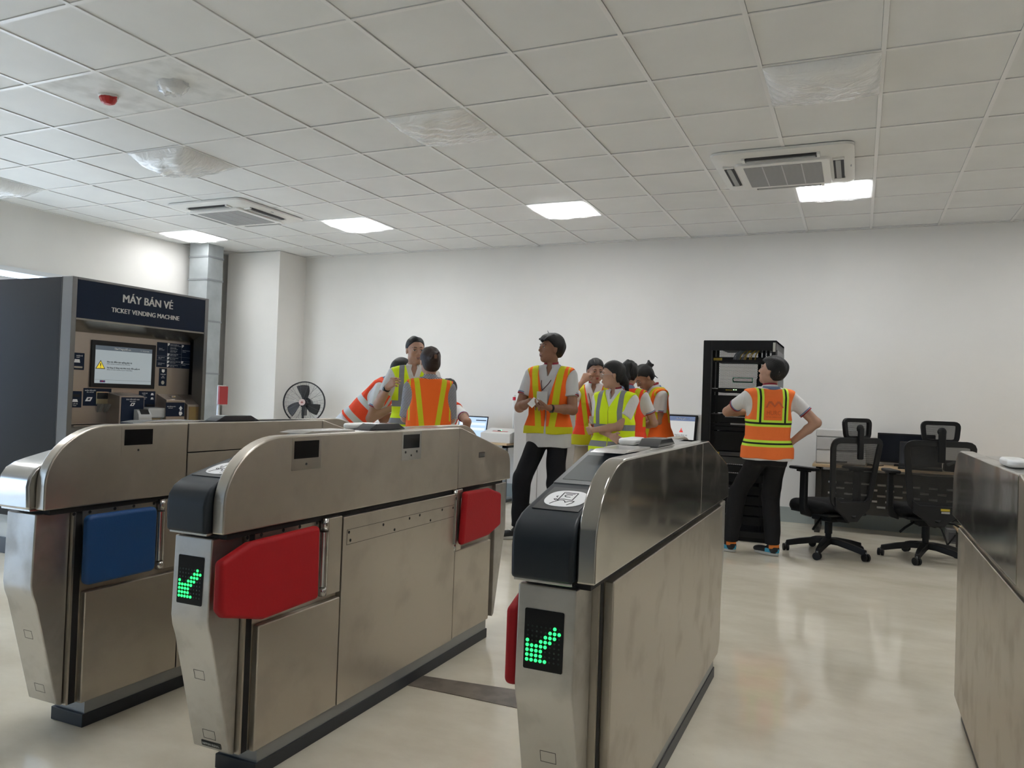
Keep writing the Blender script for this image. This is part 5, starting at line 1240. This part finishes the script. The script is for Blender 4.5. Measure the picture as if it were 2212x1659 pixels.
# signal light post
sl = thing('signal_light', 'slim white signal post with a red band, standing on the desk at left', 'signal light', (-2.575,5.27,.672))
MB().tube([(0,0,0),(0,0,.40)], .009, 12).build('post', WHITE, sl, smooth=True); MB().lathe([(.030,0),(.030,.008),(.012,.014)]).build('base', WHITE, sl, smooth=True)
MB().tube([(0,0,.40),(0,0,.485)], .018, 16).build('lower_cap', WHITE, sl, smooth=True); MB().tube([(0,0,.485),(0,0,.525)], .0185, 16).build('red_lens', mat('lens_red', (.45,.01,.03), .25), sl, smooth=True); MB().tube([(0,0,.525),(0,0,.548)], .018, 16).build('top_cap', WHITE, sl, smooth=True)
# white box with printed red strip
wb = thing('reader_box', 'white sloping box with red print and a green lamp on the left desk', 'box', (-2.63,5.0,.672))
MB().prism([(-.11,0),(.17,0),(.17,.155),(-.11,.105)], -.185,.185,'x').build('case', mat('box_white', (.66,.65,.62), .45), wb, bevel=.004)
F = frame_mat(Vector((0,-.11,.105)), (1,0,0), Vector((0,.28,.05)).normalized())
mb = MB(); card(mb, F, [(-.08,.09),(.11,.09),(.11,.125),(-.08,.125)]); rp = mb.build('red_print', mat('print_pink', (.55,.16,.15), .5), wb)
MB().sphere((.02,.01,.137), .006, 6).build('green_lamp', mat('lamp_green', (.1,.5,.3), .3, emit=(.2,1,.5), estr=2), wb); MB().box(-.02,.02,-.005,.015,.127,.136).build('switch', BLK, wb, bevel=.002)
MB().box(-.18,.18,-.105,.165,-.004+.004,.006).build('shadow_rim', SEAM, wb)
# laptop on the left desk
def laptop(label, loc, rz, w, d, h, scm, ang=12, lit=True):
    t = thing('laptop', label, 'laptop', loc, rz)
    MB().box(-w/2,w/2,-d/2,d/2,0,.016).build('base', BLK, t, bevel=.003); MB().box(-w/2+.03,w/2-.03,-.02,d/2-.03,.016,.0175).build('keyboard', mat('keys_black', (.02,.02,.02), .6), t)
    M = Matrix.Translation((0,d/2-.005,.018)) @ Matrix.Rotation(R_(-ang),4,'X')
    lid = MB().box(-w/2,w/2,-.002,.006,0,h).build('lid', BLK, t, bevel=.002); lid.matrix_local = M
    s = MB().box(-w/2+.012,w/2-.012,-.0035,-.002,.02,h-.014).build('screen', scm, lid)
    return t, s, lid
lt, ls, lid = laptop('open black laptop with a pale blue window on its screen, on the left desk', (-3.06,4.99,.672), R_(-4), .40, .26, .27, mat('laptop_screen', (.05,.05,.05), .2, emit=(.42,.58,.85), estr=.9))
mb = MB(); mb.box(-.17,-.03,-.005,-.0036,.218,.228).box(.04,.18,-.005,-.0036,.214,.226); mb.build('toolbar', mat('toolbar_dark', (.03,.04,.06), .4), ls)
mb = MB(); mb.box(-.17,.17,-.005,-.0036,.16,.19).box(-.17,.17,-.005,-.0036,.10,.13); mb.build('page_area', mat('page_pale', (.1,.1,.1), .3, emit=(.72,.80,.90), estr=.8), ls)

# ---------------------------------------------------------------- standing fan
fn = thing('pedestal_fan', 'black pedestal fan with wire cage in the corner by the wall pier', 'fan', (-5.46,5.02,0), R_(22))
FB = mat('fan_black', (.012,.012,.014), .4); CAG = mat('cage_wire', (.12,.12,.13), .35, .7)
MB().lathe([(.20,0),(.20,.015),(.05,.035),(.03,.05)], n=32).build('base', FB, fn, smooth=True); MB().tube([(0,0,.04),(0,0,.62)], .022, 14).tube([(0,0,.6),(0,0,.90)], .015, 14).build('pole', FB, fn, smooth=True)
MB().lathe([(.028,.60),(.030,.64),(.020,.65)], n=16).build('height_collar', FB, fn, smooth=True)
MH = Matrix.Translation((0,0,1.03)) @ Matrix.Rotation(R_(-4),4,'X')
def at_(M, o): o.matrix_local = M; return o
at_(MH, MB().tube([(0,.10,0),(0,.24,0)], [.075,.062], 20).build('motor', FB, fn, smooth=True)); MB().box(-.02,.02,.0,.12,.86,.98).build('neck', FB, fn, bevel=.005)
mb = MB(); Rf = .272
for y, rr in ((-.055,None),):
    pass
def ringp(r, y, n=40): return [(r*math.cos(2*PI*k/n), y, r*math.sin(2*PI*k/n)) for k in range(n+1)]
cg = MB(); cg.tube(ringp(Rf,.03), .008, 8, False).tube(ringp(Rf,.055), .006, 8, False); at_(MH, cg.build('cage_rim', FB, fn, smooth=True))
fr_ = MB(); bk = MB()
for k in range(1, 15):
    r = .045+(Rf-.045)*k/15; yy = .03-.075*math.cos(PI/2*r/Rf)**.6
    fr_.tube(ringp(r, yy, 32), .0011, 4, False); bk.tube(ringp(r, .055+.06*math.cos(PI/2*r/Rf)**.6, 32), .0011, 4, False)
for k in range(14):
    a = 2*PI*k/14; pts = []; pt2 = []
    for q in range(7):
        r = .04+(Rf-.04)*q/6; pts.append((r*math.cos(a), .03-.075*math.cos(PI/2*r/Rf)**.6, r*math.sin(a))); pt2.append((r*math.cos(a+.2), .055+.06*math.cos(PI/2*r/Rf)**.6, r*math.sin(a+.2)))
    fr_.tube(pts, .0018, 4); bk.tube(pt2, .0018, 4)
at_(MH, fr_.build('front_grille', CAG, fn, smooth=True)); at_(MH, bk.build('rear_grille', CAG, fn, smooth=True))
for k in range(3):
    mb = MB(); n, m_ = 8, 6; g = []
    for i in range(n+1):
        r = .045+.185*i/n; row = []
        for j in range(m_+1):
            a = -.45+.9*j/m_*(.55+.45*math.sin(PI*min(1,.25+r/.26*.7))) + .9*(r/.25)**1.5*.55
            a += PI/2+2*PI*k/3-.2
            row.append(mb.bm.verts.new((r*math.cos(a), .045-.05*(j/m_)+.0, r*math.sin(a))))
        g.append(row)
    for i in range(n):
        for j in range(m_): mb._f([g[i][j],g[i][j+1],g[i+1][j+1],g[i+1][j]])
    o = mb.build('fan_blade', FB, fn, smooth=True); so_ = o.modifiers.new('t','SOLIDIFY'); so_.thickness = .004; at_(MH, o)
at_(MH, MB().tube([(0,-.02,0),(0,.09,0)], .048, 24).build('hub', FB, fn, smooth=True))
bd_ = at_(MH, MB().tube([(0,-.056,0),(0,-.048,0)], .042, 24).build('badge', mat('fan_badge', (.55,.42,.40), .4), fn, smooth=True)); MB().prism([(-.018,-.006),(.0,.016),(.018,-.006),(0,-.014)], -.0585,-.056,'y').build('badge_mark', mat('badge_mark', (.25,.08,.07), .5), bd_)

# ---------------------------------------------------------------- things on the right desk
DT = .655
pr = thing('printer', 'large pale grey multifunction printer on the right desk, behind the left office chair', 'printer', (.985,5.17,DT))
PG = mat('printer_grey', (.56,.55,.54), .45); PW = mat('printer_light', (.70,.69,.67), .45)
MB().box(-.22,.22,-.17,.17,0,.26).build('body', PG, pr, bevel=.008); MB().box(-.225,.225,-.175,.175,.262,.335).build('scanner_lid', PW, pr, bevel=.012)
MB().box(-.215,-.10,-.178,-.168,.14,.25).build('side_cover', PG, pr, bevel=.003); MB().box(-.215,.215,-.176,-.168,.015,.125).build('paper_tray', PW, pr, bevel=.003)
MB().box(-.08,.20,-.180,-.168,.14,.25).build('front_cover', PG, pr, bevel=.003); MB().box(.14,.165,-.184,-.178,.20,.225).build('power_button', BLK, pr); MB().box(-.05,.06,-.183,-.175,.02,.035).build('tray_grip', mat('tray_grip', (.12,.12,.12), .5), pr)
mo = thing('monitor', 'black flat monitor on the right desk between the two office chairs', 'monitor', (1.56,5.33,DT), R_(-3))
MB().box(-.25,.25,-.012,.018,.03,.315).build('screen_housing', BLK, mo, bevel=.004); MB().box(-.235,.235,-.0135,-.0115,.045,.30).build('screen', mat('screen_off', (.012,.014,.02), .12), mo); MB().box(-.03,.03,.0,.05,.01,.10).build('stand', BLK, mo, bevel=.004); MB().box(-.10,.10,-.06,.10,0,.012).build('stand_base', BLK, mo, bevel=.003)
laptop('open black laptop with a dark screen on the right desk, behind the right office chair', (1.665,5.03,DT), R_(-4), .36, .25, .235, MATS['screen_off'], 14)
dv = thing('desk_phone', 'small black device with a curved arm at the right end of the desk', 'device', (1.95,5.05,DT)); 
MB().prism([(-.08,0),(.08,0),(.08,.05),(.0,.10),(-.08,.10)], -.09,.09,'x').build('body', BLK, dv, bevel=.006); MB().tube([(-.07,-.085,.06),(-.02,-.095,.085),(.05,-.085,.06)], .014, 8).build('handset', RG, dv, smooth=True)
cbz = MB()
cbz.tube([(1.22,5.25,DT+.01),(1.26,5.12,DT+.012),(1.22,5.02,DT+.010),(1.30,5.0,DT+.010),(1.36,5.1,DT+.010)], .005, 6)
tag(cbz.build('cable', BLK, smooth=True), 'black cable curling on the desk beside the printer', 'cable')
# low wooden box, floor socket box and cable at the right
lb = thing('wooden_board', 'low oak shelf board under the right end of the desk', 'board', (2.05,4.60,0)); MB().box(-.12,.35,-.06,.28,.17,.19).build('board', WOOD, lb); 
for x in (-.10,.31): MB().box(x,x+.02,-.03,.25,0,.17).build('support', DKM, lb)
MB().sphere((0.0,.02,.213), (.030,.030,.022), 8).build('knob', BLK, lb, smooth=True); MB().tube([(-.10,.02,.20),(0,.02,.20)], .007, 6).build('rod', BLK, lb)
fb = thing('floor_socket_box', 'grey metal socket box on the floor beneath the right end of the desk', 'socket box', (1.98,5.06,0)); MB().box(-.09,.09,-.05,.10,0,.13).build('box', mat('socket_grey', (.20,.20,.20), .5, .3), fb, bevel=.004); MB().box(-.07,.06,-.054,-.05,.02,.10).build('face_plate', RG, fb)
tag(MB().tube([(1.72,4.42,.26),(1.80,4.46,.20),(1.86,4.60,.05),(1.88,4.80,.012),(1.92,4.92,.04),(1.96,5.004,.08)], .007, 8).build('power_cable', BLK, smooth=True), 'black power cable drooping to the floor socket box', 'cable')

# ---------------------------------------------------------------- office chairs
CB = mat('chair_black', (.006,.006,.0065), .5, spec=.3); CF = cloth('chair_fabric', (.004,.004,.0045), bump=.1, bscale=40); CS = mat('chair_shell', (.014,.014,.015), .5, spec=.3)
NET = perforated('chair_netting', (.004,.004,.0045), .0048, .29)
def bent(pts, r, nm, m, t): return MB().tube(pts, r, 8).build(nm, m, t, smooth=True)
def rframe(w0, w1, z0, z1, yf, r, name, m, t, rad=.03, th=.022):   # closed frame around a mesh, w0 bottom / w1 top half-widths
    pts = []
    P4 = [(-w0,z0),(w0,z0),(w1,z1),(-w1,z1)]
    for i in range(4):
        p, q, n = Vector(P4[i-1]), Vector(P4[i]), Vector(P4[(i+1)%4]); a = q+(p-q).normalized()*rad; b = q+(n-q).normalized()*rad
        for k in range(5): u = k/4; c = a*(1-u)**2+q*2*u*(1-u)+b*u*u; pts.append(c)
    mb = MB(); n = len(pts); rings = []
    ctr = Vector((0,(z0+z1)/2))
    for i, c in enumerate(pts):
        d = (pts[(i+1)%n]-pts[i-1]).normalized(); nn = Vector((d.y,-d.x)); y = yf(c.y)
        rings.append([mb.bm.verts.new((c.x+nn.x*a, y+b, c.y+nn.y*a)) for a, b in ((-r,-th/2),(r,-th/2),(r,th/2),(-r,th/2))])
    for i in range(n):
        A, B = rings[i], rings[(i+1)%n]
        for k in range(4): mb._f([A[k],A[(k+1)%4],B[(k+1)%4],B[k]])
    fo = mb.build(name, m, t, bevel=.006)
    mb = MB(); g = []; N_ = 12
    for j in range(N_+1):
        z = z0+(z1-z0)*j/N_; w = w0+(w1-w0)*j/N_; row = []
        for i in range(N_+1): u = i/N_*2-1; row.append(mb.bm.verts.new((w*u, yf(z)-.018*(1-u*u)*-1, z)))
        g.append(row)
    for j in range(N_):
        for i in range(N_): mb._f([g[j][i],g[j][i+1],g[j+1][i+1],g[j+1][i]])
    mb.build('mesh_panel', NET, fo, smooth=True)
    return fo
def office_chair(label, loc, rz, base_rz, sticker):
    t = thing('office_chair', label, 'office chair', loc, rz, 'high-backed mesh office chairs')
    S = Sculpt((-.30,-.32,.28),(.30,.36,.48), .008)
    S.ell((0,.01,.395),(.255,.265,.055),k=.02); S.cap((-.17,.20,.38),(.17,.20,.38),.045,k=.05); S.cap((-.19,-.12,.39),(-.19,.16,.39),.042,k=.04); S.cap((.19,-.12,.39),(.19,.16,.39),.042,k=.04)
    S.mesh('seat', CF, t)
    MB().prism([(-.20,-.20),(.20,-.20),(.22,.20),(-.22,.20)], .335,.355,'z').build('seat_pan', CB, t, bevel=.008)
    yf = lambda z: -.235-.13*max(0,(z-.42))**1.2+.03*math.sin((z-.42)*5.5)
    fo = rframe(.185,.245,.43,.945,yf,.024,'back_frame',CS,t,.06)
    # lower shell, lumbar and spine
    MB().prism([(-.185,.50),(-.13,.46),(.13,.46),(.185,.50),(.175,.40),(.09,.34),(.05,.30),(-.05,.30),(-.09,.34),(-.175,.40)], yf(.42)-.022, yf(.42)+.006, 'y').build('back_shell', CS, t, bevel=.008)
    if sticker: 
        MB().box(.02,.085,yf(.42)-.026,yf(.42)-.0215,.425,.442).build('yellow_sticker', mat('sticker_yellow', (.60,.45,.03), .5), t); MB().box(.025,.085,yf(.42)-.026,yf(.42)-.0215,.405,.420).build('silver_sticker', mat('sticker_silver', (.45,.44,.42), .5), t)
    bent([(0,-.25,.36),(0,-.20,.31),(0,-.02,.30)], .028, 'back_support', CB, t)
    yh = yf(.95)
    rframe(.115,.130,.965,1.105,lambda z: yh+.015+.05*(z-.965),.016,'headrest_frame',CB,t,.035,.030)
    MB().box(-.026,.026,yh-.032,yh-.010,.80,1.045).build('headrest_post', CB, t, bevel=.006); MB().sphere((0,yh-.012,1.04), (.034,.020,.034), 8).build('headrest_joint', CB, t, smooth=True)
    for s in (-1,1):
        a = MB().prism([(s*.215,.31),(s*.285,.33),(s*.300,.40),(s*.298,.68),(s*.262,.68),(s*.262,.42),(s*.215,.34)], -.045,.02,'y').build('armrest_post', CB, t, bevel=.010)
        MB().prism([(s*.235,-.14),(s*.315,-.15),(s*.325,.0),(s*.315,.13),(s*.240,.12)], .69,.715,'z').build('armrest_pad', CB, t, bevel=.010); MB().box(min(s*.25,s*.305),max(s*.25,s*.305),-.06,.05,.675,.695).build('pad_bracket', CB, t, bevel=.004)
    MB().box(-.09,.09,-.11,.10,.275,.335).build('tilt_mechanism', CB, t, bevel=.01); MB().tube([(0,0,.28),(0,0,.17)], .030, 16).tube([(0,0,.18),(0,0,.10)], .024, 16).build('gas_column', CB, t, smooth=True)
    bent([(.08,.02,.30),(.22,.03,.29),(.26,.035,.27)], .008, 'height_lever', CB, t); bent([(-.08,.0,.30),(-.17,-.04,.25),(-.21,-.05,.215)], .010, 'tilt_lever', CB, t)
    for k in range(5):
        a = base_rz-rz+2*PI*k/5; M = Matrix.Rotation(a, 4, 'Z')
        l = MB(); pts = [(0,.115,.135),(.10,.112,.132),(.22,.090,.112),(.325,.066,.086)]
        hw = [.042,.034,.026,.018]; rings = []
        for (r_, zb, zt), w in zip([(p[0],p[1]-.045+.02,p[2]) for p in pts], hw): rings.append([l.bm.verts.new(M @ Vector(v)) for v in ((r_,-w,zb),(r_,w,zb),(r_,w*.8,zt),(r_,-w*.8,zt))])
        for A, B in zip(rings, rings[1:]):
            for q in range(4): l._f([A[q],A[(q+1)%4],B[(q+1)%4],B[q]])
        l._f(rings[0]); l._f(rings[-1]); lg = l.build('base_leg', CB, t, bevel=.006)
        c = M @ Vector((.325,0,0)); cr = random.Random(k).uniform(0,PI)
        ca = Matrix.Translation((c.x,c.y,.030)) @ Matrix.Rotation(cr,4,'Z')
        w = MB().tube([(-.022,0,0),(-.006,0,0)], .030, 16).tube([(.006,0,0),(.022,0,0)], .030, 16).build('caster', CB, lg, smooth=True); w.matrix_local = ca
        MB().tube([(c.x,c.y,.05),(c.x,c.y,.07)], .008, 8).build('caster_stem', STL, lg)
    return t
office_chair('black mesh-back office chair turned left, beside the man in orange', (.93,3.79,0), R_(-84-140-90), R_(186), False)
office_chair('black mesh-back office chair with a yellow sticker, partly behind the cut-off gate', (1.65,4.02,0), R_(-84-172-90), R_(184), True)
# ---------------------------------------------------------------- small repeated pieces become parts of their own
def split_loose(o):
    me = o.data; n = len(me.vertices); par = list(range(n))
    def find(a):
        while par[a] != a: par[a] = par[par[a]]; a = par[a]
        return a
    for e in me.edges:
        a, b = find(e.vertices[0]), find(e.vertices[1])
        if a != b: par[a] = b
    groups = {}
    for p in me.polygons: groups.setdefault(find(p.vertices[0]), []).append(p)
    if len(groups) < 2: return
    for ps in list(groups.values()):
        vs = sorted({v for p in ps for v in p.vertices}); ix = {v:i for i, v in enumerate(vs)}
        m = bpy.data.meshes.new(me.name); m.from_pydata([me.vertices[v].co for v in vs], [], [[ix[v] for v in p.vertices] for p in ps])
        for mt in me.materials: m.materials.append(mt)
        for f, p in zip(m.polygons, ps): f.use_smooth = p.use_smooth
        c = o.copy(); c.data = m; C.objects.link(c)
    bpy.data.objects.remove(o)
for o in list(bpy.data.objects):
    if o.type == 'MESH' and o.name.split('.')[0] in ('bolt_hole','joint_band','outlet_trim','guide_fin','flag_cross','grille_rib','hinge_knuckle'): split_loose(o)
